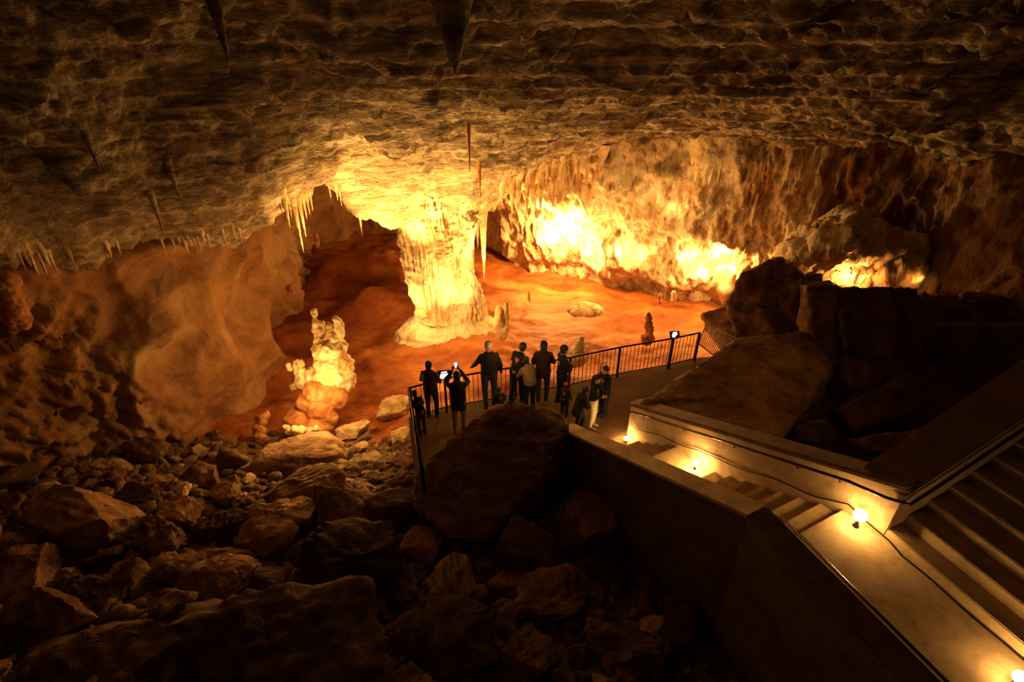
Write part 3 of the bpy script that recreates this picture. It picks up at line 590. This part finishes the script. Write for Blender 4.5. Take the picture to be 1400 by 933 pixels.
# fine rubble nobody could count
g = MB(); V2, F2 = ico(2); Vs = []; Fs = []; cnt = 0
pts = []
while len(pts) < 4600:
    x = rnd.uniform(-12.5, 7); y = rnd.uniform(.5, 12.2)
    if inpoly(x, y, poly) or (x > 2.6 and y < 9.5) : continue
    if y > 10.8 and x > -2.5 and rnd.random() < .5: continue
    if y > 11.6 and rnd.random() < .6: continue
    pts.append((x, y))
pts = np.array(pts); zz = floor_z(pts); rs = np.random.RandomState(9)
def chip(q):
    rs_ = np.random.RandomState(q); D = ico(2)[0]; n = rs_.normal(size=(7, 3)); n /= np.linalg.norm(n, axis=1)[:, None]; dd = D @ n.T
    return D*np.clip(np.where(dd > .05, rs_.uniform(.5, .9, 7)[None]/np.maximum(dd, .05), 9).min(1), .3, 1.5)[:, None]
bases = [chip(q) for q in range(16)]
for k in range(len(pts)):
    r = .04+.13*rs.rand()**1.8; an = rs.rand()*6.28; ca, sa = math.cos(an), math.sin(an)
    B = bases[k % 16]*np.array([r*1.2, r*.9, r*.65]); B = np.c_[B[:, 0]*ca-B[:, 1]*sa, B[:, 0]*sa+B[:, 1]*ca, B[:, 2]+(B[:, 0]*(rs.rand()-.5))]
    Vs.append(B+np.array([pts[k][0], pts[k][1], zz[k]+r*.25])); Fs.append(F2+k*len(V2))
o = link('gravel', mesh_np('gravel', np.vstack(Vs), np.vstack(Fs), M['rubble'], False)); tag(o, 'loose small stones and gravel filling the gaps of the rubble slope', 'gravel', kind='stuff')
# ------------------------------------------------------------------ column
def formation(name, prof, mt, flutes=.08, ring=.05, nth=160, nz=150, seed=0, lean=(0, 0), teeth=0):
    """prof: list of (z, r) from bottom to top; fluted flowstone body"""
    zs_ = np.linspace(prof[0][0], prof[-1][0], nz); rr = np.interp(zs_, [p[0] for p in prof], [p[1] for p in prof])
    th = np.linspace(0, 2*PI, nth, endpoint=False); Z_, T_ = np.meshgrid(zs_, th, indexing='ij'); R_ = np.repeat(rr[:, None], nth, 1)
    Pn = np.c_[(np.cos(T_)*1).ravel(), (np.sin(T_)).ravel(), Z_.ravel()]+seed
    R0 = R_.ravel()
    R1 = R0*(1+.16*noise(S(Pn, 1.1, 1.1, .4)))+flutes*ridged(S(Pn, 5, 5, .45), 3, .6)*np.minimum(1, R0*2)+ring*ridged(S(Pn, 1.2, 1.2, 2.4), 3)*np.minimum(1, R0*2)+.02*fbm(Pn*7, 3)*np.minimum(1, R0*3)
    R1 = np.maximum(R1, .004); hgt = (Z_.ravel()-prof[0][0])
    V = np.c_[R1*np.cos(T_.ravel())+lean[0]*hgt, R1*np.sin(T_.ravel())+lean[1]*hgt, Z_.ravel()]
    i = np.arange(nz-1)[:, None]*nth; j = np.arange(nth)[None]; a = i+j; b = i+(j+1) % nth
    Fc = np.stack([a, b, b+nth, a+nth], -1).reshape(-1, 4)
    return mesh_np(name, V, Fc, mt)
cb_ = atY(600, 424, 17.9); zt_c = atY(600, 300, 17.9)[2]+.5
hc = zt_c-cb_[2]
col = empty('column', (cb_[0], cb_[1], cb_[2]-.25)); tag(col, 'tall fluted glowing limestone column joining floor and roof', 'column')
link('shaft', formation('shaft', [(0, .80), (.15, .74), (.5, .74), (1.0, .84), (1.6, .90), (2.2, .92), (2.7, .93), (3.2, .95), (hc, 1.0), (hc+1.2, 1.2)], M['column'], .10, .05, 260, 240, 3, lean=(-.03, 0)), col)
link('side_curtain', formation('side_curtain', [(0, .62), (.4, .6), (1.0, .52), (1.6, .35), (2.1, .30), (2.8, .3), (3.5, .45), (hc+1, .7)], M['column'], .09, .09, 160, 160, 9), col, (.95, .1, 0))
link('foot', formation('foot', [(-.9, 2.1), (-.45, 1.9), (-.22, 1.6), (-.02, 1.25), (.2, .98), (.5, .82), (.55, .3)], M['column'], .10, .06, 160, 50, 13), col, (.35, .0, -.05)).scale = (1, .6, 1)
# ------------------------------------------------------------------ stalactites
def on_roof(px, py, Y):
    d = ray(px, py); ts = np.linspace(6, 30, 1600); P = np.array([0, 0, H])+ts[:, None]*d[None]
    ab = P[:, 2] > ceil_z(P[:, :2].copy())
    if ab.any() and abs(P[int(np.argmax(ab))][1]-Y) < 2.2: return P[int(np.argmax(ab))]+np.array([0, 0, .05])
    return None
def stalactite(px, y0, y1, Y, wpx, label, group=None, mt='stal', seed=0, up_=.35):
    a = on_roof(px, y0, Y)
    if a is None:
        if group: return
        a = atY(px, y0, Y)
    Y = a[1]; b_ = atY(px, y1, Y); dpt = depth(a); L_ = abs(a[2]-b_[2]); r = wpx/F*dpt/2
    prof = [(-L_, .006), (-L_*.85, r*.28), (-L_*.5, r*.6), (-L_*.2, r*.9), (0, r*1.15), (up_, r*1.9)]
    me = formation('stalactite', prof, M[mt], r*.12, r*.12, 20, 40, seed)
    o = link('stalactite', me, None, tuple(a)); tag(o, label, 'stalactite', group); return o
stalactite(400, 272, 345, 14.9, 9, 'longest pale stalactite of the cluster beside the dark recess', seed=1)
stalactite(389, 276, 311, 14.8, 7, 'stalactite just left of the longest one', seed=2)
stalactite(408, 272, 324, 15.0, 7, 'stalactite just right of the longest one', seed=3)
for k, (px, y0, y1, w) in enumerate([(394, 275, 300, 4), (414, 270, 300, 5), (419, 268, 294, 5), (424, 268, 288, 4), (428, 266, 285, 4), (432, 264, 290, 4), (437, 262, 280, 3.5), (443, 258, 276, 4), (450, 256, 272, 3), (459, 256, 274, 3.5), (464, 262, 282, 3), (492, 300, 322, 3.5), (384, 282, 296, 3)]):
    stalactite(px, y0, y1, 15.1+k*.05, w, 'short thin stalactite on the roof edge above the dark recess', 'short stalactites above the recess', seed=10+k)
for k, (px, y0, y1, w) in enumerate([(626, 308, 366, 7), (633, 305, 342, 5), (639, 308, 378, 6), (645, 306, 370, 7), (631, 305, 330, 5), (652, 300, 340, 5)]):
    stalactite(px, y0, y1, 16.9, w, 'slender pale stalactite hanging right beside the tall column', 'stalactites beside the column', seed=30+k, up_=.7)
stalactite(660, 300, 384, 18, 9, 'thick straight pale stalactite right of the column reaching the floor', seed=41, up_=.9)
stalactite(640, 172, 236, 13.3, 6, 'dark stalactite hanging in silhouette above the column', mt='stalred', seed=42)
stalactite(655, 228, 276, 15.2, 5, 'shorter dark stalactite right of the silhouetted one', mt='stalred', seed=43)
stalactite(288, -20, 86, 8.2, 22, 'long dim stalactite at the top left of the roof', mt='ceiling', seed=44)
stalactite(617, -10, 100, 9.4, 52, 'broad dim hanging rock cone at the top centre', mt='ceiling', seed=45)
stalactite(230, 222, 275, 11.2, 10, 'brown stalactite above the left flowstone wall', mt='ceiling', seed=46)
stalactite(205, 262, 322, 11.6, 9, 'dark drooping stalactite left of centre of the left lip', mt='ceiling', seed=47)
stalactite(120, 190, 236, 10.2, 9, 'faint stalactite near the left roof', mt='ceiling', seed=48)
for k in range(22):
    px = [24, 33, 40, 52, 60, 66, 96, 148, 160, 222, 229, 236, 243, 250, 256, 262, 268, 276, 284, 305, 318, 325][k]+rnd.uniform(-2, 2); y0 = np.interp(px, [0, 100, 200, 260, 330], [352, 352, 334, 328, 318]); Y = np.interp(px, [0, 100, 200, 330], [9.8, 10.9, 11.9, 13.7])
    stalactite(px, y0-4, y0+rnd.uniform(6, 26), Y+.1, rnd.uniform(3, 7), 'stubby stalactite in the fringe over the left flowstone wall', 'fringe over the left wall', 'stal', 60+k)
for k in range(34):
    px = 690+k*9.3+rnd.uniform(-4, 4); y0 = np.interp(px, [690, 760, 850, 1000], [262, 240, 215, 210]); 
    stalactite(px, y0-10, y0+rnd.uniform(14, 46), np.interp(px, [690, 1000], [19.3, 18.6]), rnd.uniform(6, 14), 'pointed stalactite in the fringe along the top of the bright back wall', 'fringe over the bright wall', 'stal', 120+k)
# ------------------------------------------------------------------ stalagmites
def blob_formation(name, blobs, label, cat='stalagmite', mt='stal', voxel=.035, amp=.07, nf=4):
    """blobs: (px,py,Y,rx px, rz px)"""
    mb = MB(); Vb, Fb = ico(3)
    for px, py, Y, rx, rz in blobs:
        c = atY(px, py, Y); s_ = depth(c)/F; mb.add(Vb*np.array([rx*s_, rx*s_*.85, rz*s_*1.1])+c, Fb)
    me = remeshed(np.array(mb.v), mb.f, voxel, M[mt], name); P = coords(me); N_ = normals(me); c0 = P.mean(0); c0[2] = P[:, 2].min()
    P = P+N_*(amp*(ridged(P*nf, 3)*.7+.7*noise(P*nf*2)-.2))[:, None]
    setco(me, P-c0); o = link(name, me, None, tuple(c0)); tag(o, label, cat); return o
Ys = 12.9
blob_formation('stalagmite', [(430, 430, Ys, 3.2, 9), (432, 442, Ys, 4.5, 12), (435, 455, Ys, 7, 12), (441, 447, Ys, 3, 8), (450, 450, Ys, 3.5, 10), (461, 440, Ys, 4.5, 8), (463, 450, Ys, 6, 14), (455, 460, Ys, 10, 9), (442, 465, Ys, 12, 10), (452, 475, Ys, 20, 13), (445, 480, Ys, 17, 14),
    (470, 475, Ys, 5, 7), (452, 495, Ys, 22, 16), (468, 500, Ys, 15, 16), (455, 512, Ys, 26, 16), (478, 514, Ys, 7, 10), (465, 522, Ys, 20, 14), (430, 515, Ys, 14, 12), (416, 520, Ys, 12, 11), (410, 508, Ys, 7, 9), (405, 498, Ys, 4, 5), (412, 496, Ys, 4, 4), (395, 502, Ys, 3, 5), (402, 530, Ys, 5, 5), (440, 535, Ys, 22, 14)],
    'flame-like glowing cluster of stalagmites with two spires', amp=.06, voxel=.035)
blob_formation('flowstone_mound', [(440, 536, 12.5, 26, 14), (460, 545, 12.4, 14, 14), (425, 548, 12.4, 20, 12), (438, 562, 12.2, 18, 22), (446, 572, 12.1, 14, 14), (430, 582, 12, 26, 12), (410, 570, 12.2, 22, 8)], 'smooth orange mound at the foot of the glowing stalagmite cluster', 'flowstone mound', 'stalred', .045, .05, 2)
blob_formation('stalagmite', [(357, 600, 11.7, 9, 9), (354, 588, 11.8, 8, 9), (358, 576, 11.9, 6, 8), (364, 568, 12, 5, 5), (352, 572, 12, 3, 4)], 'stubby orange stalagmite left of the glowing cluster', mt='stalred', amp=.05)
blob_formation('calcite_nodules', [(396, 590, 11.6, 6, 6), (404, 588, 11.6, 6, 6), (412, 589, 11.6, 6, 5), (390, 584, 11.6, 4, 4), (424, 590, 11.5, 6, 4), (432, 588, 11.5, 4, 6)], 'row of brightly lit knobs at the edge of the rubble', 'rock formation', amp=.05)
blob_formation('stalagmite', [(683, 438, 16.3, 7, 20), (680, 448, 16.3, 6, 12), (692, 430, 16.3, 3.2, 18), (692, 448, 16.3, 4, 14), (687, 455, 16.3, 8, 10)], 'pale stalagmite with a thin upright spike right of the column foot', amp=.03)
blob_formation('stalagmite', [(794, 466, 14.5, 4, 6), (792, 474, 14.4, 7, 8), (789, 483, 14.4, 12, 10), (783, 490, 14.3, 20, 9)], 'pale cone stalagmite just behind the railing', amp=.035)
blob_formation('stalagmite', [(887, 434, 15.6, 4, 6), (886, 444, 15.6, 5, 8), (888, 455, 15.5, 6, 10), (885, 464, 15.4, 9, 7)], 'knobbly stalagmite standing left of the far information panel', mt='stalred', amp=.05)
blob_formation('stalagmite', [(398, 396, 20, 4, 7), (398, 405, 20, 5, 10)], 'small orange stalagmite at the left of the clay recess', mt='stalred', amp=.04)
blob_formation('stalagmite', [(433, 326, 24, 3, 7), (433, 333, 24, 4, 6)], 'tiny stalagmite on top of the clay bank in the recess', mt='stalred', amp=.04)
blob_formation('stalagmite', [(355, 432, 16.0, 5, 6), (357, 444, 16.0, 8, 12)], 'rounded red stalagmite against the left flowstone wall', mt='stalred', amp=.05)
blob_formation('stalagmite', [(724, 402, 20, 2.4, 5), (724, 408, 20, 2.6, 5)], 'tiny pale stalagmite on the orange floor before the bright wall', amp=.02)
blob_formation('stalagmite', [(921, 402, 19.5, 3, 4), (921, 409, 19.5, 3.4, 6)], 'small stalagmite at the foot of the bright wall on the right', amp=.03)
blob_formation('stalagmite', [(902, 406, 19.7, 2.4, 5), (902, 412, 19.7, 3, 4)], 'thin little stalagmite left of the one by the bright wall foot', mt='stalred', amp=.03)
blob_formation('flowstone_mound', [(800, 420, 18.3, 12, 5), (806, 424, 18, 18, 6), (790, 426, 18, 14, 4)], 'low yellow flowstone mound in the middle of the orange floor', 'flowstone mound', amp=.05)
blob_formation('stalagmite', [(12, 385, 10.0, 12, 12), (14, 405, 10.0, 14, 20), (20, 430, 10, 16, 22)], 'thick rounded stalagmite against the far left wall', mt='stalred', amp=.05)
for k, (px, py, Y) in enumerate([(824, 470, 14.6), (748, 466, 15.2), (677, 492, 13.4), (824, 462, 14.7)][:3]):
    c = atY(px, py, Y); z0 = fz(c[0], c[1]); me = formation('stalagmite', [(0, .09), (.1, .05), (.35, .035), (.5 if k != 2 else .9, .01)], M['stalred'], .01, .01, 14, 24, 70+k)
    o = link('stalagmite', me, None, (c[0], c[1], z0-.03)); tag(o, ['thin dark spike stalagmite right of the pale cone', 'short dark stalagmite stub left of the pale cone', 'thin dark spike just behind the grey-haired man'][k], 'stalagmite')
for k in range(26):
    d = rnd.uniform(seg[2], seg[-1]); q = along(d)+np.array([rnd.uniform(-.2, .2), rnd.uniform(.5, 1.6)]); r = rnd.uniform(.12, .42)
    o = link('rock', var[rnd.randrange(len(var))], None, (q[0], q[1], fz(q[0], q[1])+r*.1)); o.scale = (r, r, r*.9); o.rotation_euler = (rnd.uniform(-.4, .4), rnd.uniform(-.4, .4), rnd.uniform(0, 6.28)); tag(o, 'small rock on the clay bank just behind the railing', 'rock', 'rocks behind the railing')
# ------------------------------------------------------------------ people
Vi, Fi = ico(2)
class Flesh:
    def __init__(s): s.mb = MB()
    def ball(s, c, r, sc=(1, 1, 1)): s.mb.add(Vi*(r*np.array(sc))+np.array(c, float), Fi); return s
    def limb(s, a, b, r0, r1, flat=1):
        a = np.array(a, float); b = np.array(b, float); L_ = np.linalg.norm(b-a); n = max(2, int(L_/(.4*min(r0, r1)))+1)
        for k in range(n+1):
            t = k/n; s.ball(a+(b-a)*t, r0+(r1-r0)*t, (1, flat, 1))
        return s
    def mesh(s, name, m, vox, sm=3, deci=None): return remeshed(np.array(s.mb.v), s.mb.f, vox, m, name, sm, deci)
def person(px, py, ht, head, label, top='black', legs='black', hair='hairdark', shoes='shoe', lean=0, side=0, arms=((.27, -.03, 1.12), (.26, .10, .88)), arms2=None, skirt=False, longhair=False, hat=None, crouch=0, step=.0, coat=0, wide=1.0, pos=None, z=0, turn=0):
    p = atZ(px, py, z) if pos is None else np.array([*pos, z]); k = ht/1.7
    t = empty('person', tuple(p), head); t.scale = (k, k, k); tag(t, label, 'person')
    c = crouch
    ank = [np.array([-.10, -step, .07]), np.array([.10, step, .07])]
    hipz = .92-.42*c; hip = [np.array([-.095, -.12*c, hipz]), np.array([.095, -.12*c, hipz])]
    kn = [np.array([a[0]*1.1, (a[1]+h[1])/2+.03+.30*c, .49-.04*c]) for a, h in zip(ank, hip)]
    pel = np.array([0, -.12*c, hipz+.05])
    def L(v):  # lean the upper body forward/sideways about the pelvis
        v = np.array(v, float); d = v-np.array([0, 0, .97]); r = Matrix.Rotation(-lean, 3, 'X') @ Matrix.Rotation(side, 3, 'Y') @ Vector(d); return np.array(r)+pel
    ch = L((0, .0, 1.3)); nk = L((0, .0, 1.46)); hd = L((0, .03, 1.60)); sh = [L((-.165, 0, 1.385)), L((.165, 0, 1.385))]
    ar = arms2 or ((-arms[0][0], *arms[0][1:]), (-arms[1][0], *arms[1][1:]))
    el = [L(ar[0]), L(arms[0])]; wr = [L(ar[1]), L(arms[1])]
    B = Flesh()
    B.limb(pel, L((0, 0, 1.12)), .125, .115).limb(L((0, 0, 1.12)), ch, .115, .13).limb(sh[0], sh[1], .062, .062).limb(ch, nk, .09, .052).limb(nk, hd, .052, .05)
    B.ball(hd+np.array([0, 0, .03]), .098, (.82, 1.0, 1.12)).ball(hd+np.array([0, .035, -.055]), .06, (.9, 1, .9)).ball(hd+np.array([0, .105, -.005]), .016, (1, 1.3, 1.6))
    for q in (-1, 1): B.ball(hd+np.array([q*.083, 0, -.0]), .02, (.5, 1, 1.5))
    B.ball(hd+np.array([0, .09, -.055]), .016, (1.5, .7, .5))
    for i in (0, 1):
        B.limb(hip[i], kn[i], .085, .055).limb(kn[i], ank[i]+np.array([0, 0, .02]), .055, .037).limb(ank[i]+np.array([0, -.03, -.03]), ank[i]+np.array([0, .13, -.04]), .035, .026)
        B.limb(sh[i], el[i], .05, .038).limb(el[i], wr[i], .038, .026)
        d = wr[i]-el[i]; d /= np.linalg.norm(d); sd_ = np.cross(d, [0, 1, .1]); sd_ /= np.linalg.norm(sd_)+1e-6; q = wr[i]+d*.05
        B.limb(wr[i], wr[i]+d*.08, .026, .030)
        for f_, (o_, l_) in enumerate([(-.027, .065), (-.009, .078), (.009, .074), (.027, .058)]):
            b0 = wr[i]+d*.085+sd_*o_; cr = np.cross(sd_, d); b1 = b0+d*l_*.55+cr*.008; b2 = b1+d*l_*.35+cr*.022
            B.limb(b0, b1, .0105, .010).limb(b1, b2, .010, .0085)
        B.limb(wr[i]+d*.03+sd_*.025, wr[i]+d*.07+sd_*.055, .013, .011)
    link('body', B.mesh('body', M['skin'], .011, 3, .5), t)
    for q in (-1, 1):
        Ve, Fe = ico(2); link('eye', mesh_np('eye', Ve*.011+hd+np.array([q*.033, .092, .025]), Fe, M['white']), t)
    # clothing
    J = Flesh(); w = wide
    J.limb(L((0, 0, 1.0-.10*coat)), L((0, 0, 1.12)), .155*w+.02*coat, .15*w, .8).limb(L((0, 0, 1.12)), L((0, 0, 1.34)), .15*w, .155*w, .8).limb(sh[0], sh[1], .062, .062).limb(L((0, 0, 1.36)), L((0, 0, 1.47)), .125, .055, .8)
    for q in (-.06, .06): J.limb(L((q, 0, .96-.16*coat)), L((q, 0, 1.3)), .125*w, .12*w, .85)
    for i in (0, 1): J.limb(sh[i], el[i], .068, .055).limb(el[i], el[i]+(wr[i]-el[i])*.92, .058, .042)
    link('jacket', J.mesh('jacket', M[top], .018, 3), t)
    T = Flesh(); T.limb(hip[0], hip[1], .115, .115)
    for i in (0, 1):
        if skirt: T.limb(hip[i], kn[i]-np.array([0, 0, .05]), .12, .15)
        else: T.limb(hip[i], kn[i], .108, .075).limb(kn[i], ank[i]+np.array([0, 0, .05]), .075, .060)
    link('skirt' if skirt else 'trousers', T.mesh('trousers', M[legs], .018, 3), t)
    for i in (0, 1):
        Fo = Flesh(); Fo.limb(ank[i]+np.array([0, -.04, -.02]), ank[i]+np.array([0, .15, -.03]), .048, .038).limb(ank[i], ank[i]+np.array([0, 0, .05]), .05, .05); link('shoe', Fo.mesh('shoe', M[shoes], .012, 2), t)
    Hh = Flesh(); Hh.ball(hd+np.array([0, -.015, .05]), .108, (.88, 1.0, 1.0)).ball(hd+np.array([0, -.04, 0]), .09, (.95, .9, 1.1))
    if longhair: Hh.limb(hd+np.array([0, -.05, .02]), hd+np.array([0, -.09, -.26]), .09, .07)
    hm = Hh.mesh('hair', M[hair], .012, 2); link('hair', hm, t)
    if hat:
        Ht = Flesh(); Ht.ball(hd+np.array([0, -.005, .07]), .115, (.95, 1.05, .9)).ball(hd+np.array([0, -.01, .185]), .03); link('hat', Ht.mesh('hat', M[hat], .012, 2), t)
    return t, L, hd, wr
R = math.radians
down = ((.27, -.03, 1.12), (.26, .10, .88)); fwd = ((.25, .10, 1.14), (.16, .36, 1.08)); cross = ((.26, .06, 1.13), (.06, .24, 1.14))
person(572, 588, 1.15, R(50), 'child in dark clothes leaning on the railing corner at far left', 'black', 'brown', lean=.35, arms=fwd, pos=(atZ(578, 594, 0)[0], atZ(578, 594, 0)[1]))
person(592, 570, 1.52, R(-12), 'short-haired person in brown jacket standing second from the left', 'brown', 'black', arms=cross, step=.05, wide=1.15, coat=.6)
t, L_, hd, wr = person(629, 592, 1.62, R(8), 'person in black coat and tan trousers holding up a bright phone', 'black', 'tan', arms=((.26, .16, 1.36), (.09, .28, 1.62)), step=.09, coat=1, wide=1.15)
ph = empty('phone', tuple(t.matrix_basis @ Vector(tuple((np.array(L_((.0, .33, 1.73))))))), R(8)); tag(ph, 'small glowing phone held up above the head of the person in tan trousers', 'phone')
MB().box((0, 0, 0), (.08, .012, .15)).build('case', M['panel'], ph, bevel=.003); MB().box((0, -.008, 0), (.068, .004, .135)).build('screen', M['screen'], ph)
person(670, 556, 1.80, R(10), 'tall grey-haired man in dark jacket resting one hand on the railing', 'black', 'denim', 'hairgrey', arms=((.26, -.02, 1.13), (.28, .08, .9)), arms2=((-.29, .08, 1.15), (-.36, .26, .98)), step=.06, wide=1.12)
person(684, 574, 1.0, R(20), 'small child crouching beside the tall grey-haired man', 'black', 'black', crouch=.5, lean=.4, arms=fwd)
person(706, 550, 1.66, R(-38), 'person in dark jacket leaning to the railing left of the beige-sleeved one', 'black', 'black', lean=.22, side=.12, arms=fwd, step=.10)
person(724, 562, 1.45, R(25), 'bending visitor with beige top in the middle of the group', 'beige', 'black', lean=.45, arms=((.26, .16, 1.2), (.12, .34, 1.2)), wide=1.1)
person(741, 548, 1.68, R(-5), 'long-haired woman in dark coat and jeans facing the railing', 'maroon', 'denim', longhair=True, arms=cross, coat=1, step=.04, wide=1.08)
person(766, 553, 1.66, R(-70), 'man in black standing sideways right of the long-haired woman', 'black', 'black', arms=cross, step=.04, coat=.5)
person(771, 570, .95, R(-30), 'small child in a red hat behind the leaning slab', 'navy', 'black', hat='red', arms=down)
person(790, 588, 1.25, R(-60), 'child in black crouching at the right of the group', 'black', 'black', crouch=.3, lean=.3, arms=fwd, wide=1.25, coat=1)
person(808, 584, 1.42, R(-120), 'girl in black top and white trousers', 'black', 'white', shoes='shoepale', arms=cross, longhair=True, coat=-.2)
person(824, 568, 1.40, R(120), 'person in black facing the girl in white trousers', 'black', 'black', arms=fwd, lean=.1)
# ------------------------------------------------------------------ lights
def pt(loc, e, col=(1, .5, .15), r=.12, name='cave_light', spot=None, aim=None, blend=.6):
    l = bpy.data.lights.new(name, 'SPOT' if spot else 'POINT'); l.energy = e; l.color = col; l.shadow_soft_size = r
    o = bpy.data.objects.new(name, l); C.objects.link(o); o.location = tuple(loc)
    if spot:
        l.spot_size = math.radians(spot); l.spot_blend = blend
        d = Vector(tuple(aim))-Vector(tuple(loc)); o.rotation_euler = d.to_track_quat('-Z', 'Y').to_euler()
    return o
WARM = (1, .50, .14); YEL = (1, .60, .20); DEEP = (1, .40, .08)
def before(px, py, Y, back): p = atY(px, py, Y); return p-np.array([0, back, 0])
bpy.context.view_layer.update()
dg_ = bpy.context.evaluated_depsgraph_get()
def hit(px, py, gap, dz=0, only=None):
    d = Vector(tuple(ray(px, py))).normalized(); o_ = Vector((0, 0, H)); 
    for _ in range(30):
        ok, loc, nn, idx, ob, mx_ = C_scene.ray_cast(dg_, o_, d)
        if not ok: break
        if only is None or any(ob.name.startswith(q) for q in only): return np.array(loc)-np.array(d)*gap+np.array([0, 0, dz])
        o_ = loc+d*.02
    return atY(px, py, 15)
C_scene = bpy.context.scene
WL = ('wall_',)
for px, py, e, g_ in [(745, 325, 650, .8), (775, 318, 700, .8), (800, 345, 200, .6), (875, 285, 80, 1.5), (955, 260, 60, 1.5), (850, 345, 110, .55), (880, 352, 60, .45), (815, 300, 60, .7), (940, 352, 140, .5), (958, 375, 110, .45), (985, 345, 170, .45), (992, 368, 80, .4), (1000, 398, 12, .4), (925, 285, 30, .5), (740, 285, 60, .8)]:
    pt(hit(px, py, g_, -.15, WL), e, YEL, .08)
pt(atY(860, 380, 18.5), 120, YEL, .2)
pt(hit(610, 462, 2.0, 1.0), 260, YEL, .1)
pt(hit(555, 440, 1.6, .6), 90, YEL, .1)
pt(atY(660, 440, 15.9), 420, YEL, .1, spot=100, aim=atY(600, 330, 17.5))
pt(atY(545, 400, 14.6), 2100, YEL, .1, spot=100, aim=atY(570, 240, 15.8))
pt(atY(450, 380, 13.6), 620, YEL, .1, spot=80, aim=atY(430, 250, 14.6))
pt(atY(665, 380, 17.2), 500, YEL, .1, spot=110, aim=atY(660, 260, 18))
pt(hit(412, 560, .8, .7), 110, YEL, .05)
pt(hit(462, 560, .9, .6), 110, YEL, .05)
pt(hit(408, 592, .35, .25), 4, YEL, .03)
pt(hit(600, 505, .8, .5), 40, WARM, .08)
pt(hit(700, 508, .8, .5), 25, WARM, .08)
pt(hit(800, 430, .9, .8), 40, WARM, .08)
pt(hit(780, 505, .9, .6), 22, WARM, .08)
pt(atZ(548, 452, -.9), 60, DEEP, .1, spot=70, aim=(-6, 22, -.3))
pt((-4.5, 11.5, 1.5), 22, WARM, .4)
pt((-6.4, 13.5, 1.2), 42, WARM, .3)
pt(atY(1160, 378, 13.8), 70, WARM, .05)
pt(atY(1185, 386, 13.9), 25, WARM, .05)
pt(atY(1260, 385, 13.7), 9, DEEP, .08)
pt((-7.2, 9, 3.2), 14, WARM, .5)
pt((-3, 2, 7.0), 16, DEEP, .8)  # unseen fill lamp, added to lift the dark foreground rubble
pt((7.0, 7.6, 5.6), 85, WARM, .5, spot=60, aim=(4.9, 10.4, 1))  # added fill spot without a fixture, brightens the tilted slab
w = bpy.data.worlds.new('world'); bpy.context.scene.world = w; w.use_nodes = True; w.node_tree.nodes['Background'].inputs[0].default_value = (.02, .009, .003, 1); w.node_tree.nodes['Background'].inputs[1].default_value = .3
sc = bpy.context.scene
sc.view_settings.view_transform = 'Standard'; sc.view_settings.look = 'None'; sc.view_settings.exposure = 0; sc.view_settings.gamma = .9
sc.cycles.use_denoising = True; sc.cycles.max_bounces = 6; sc.cycles.diffuse_bounces = 4; sc.cycles.sample_clamp_indirect = 8
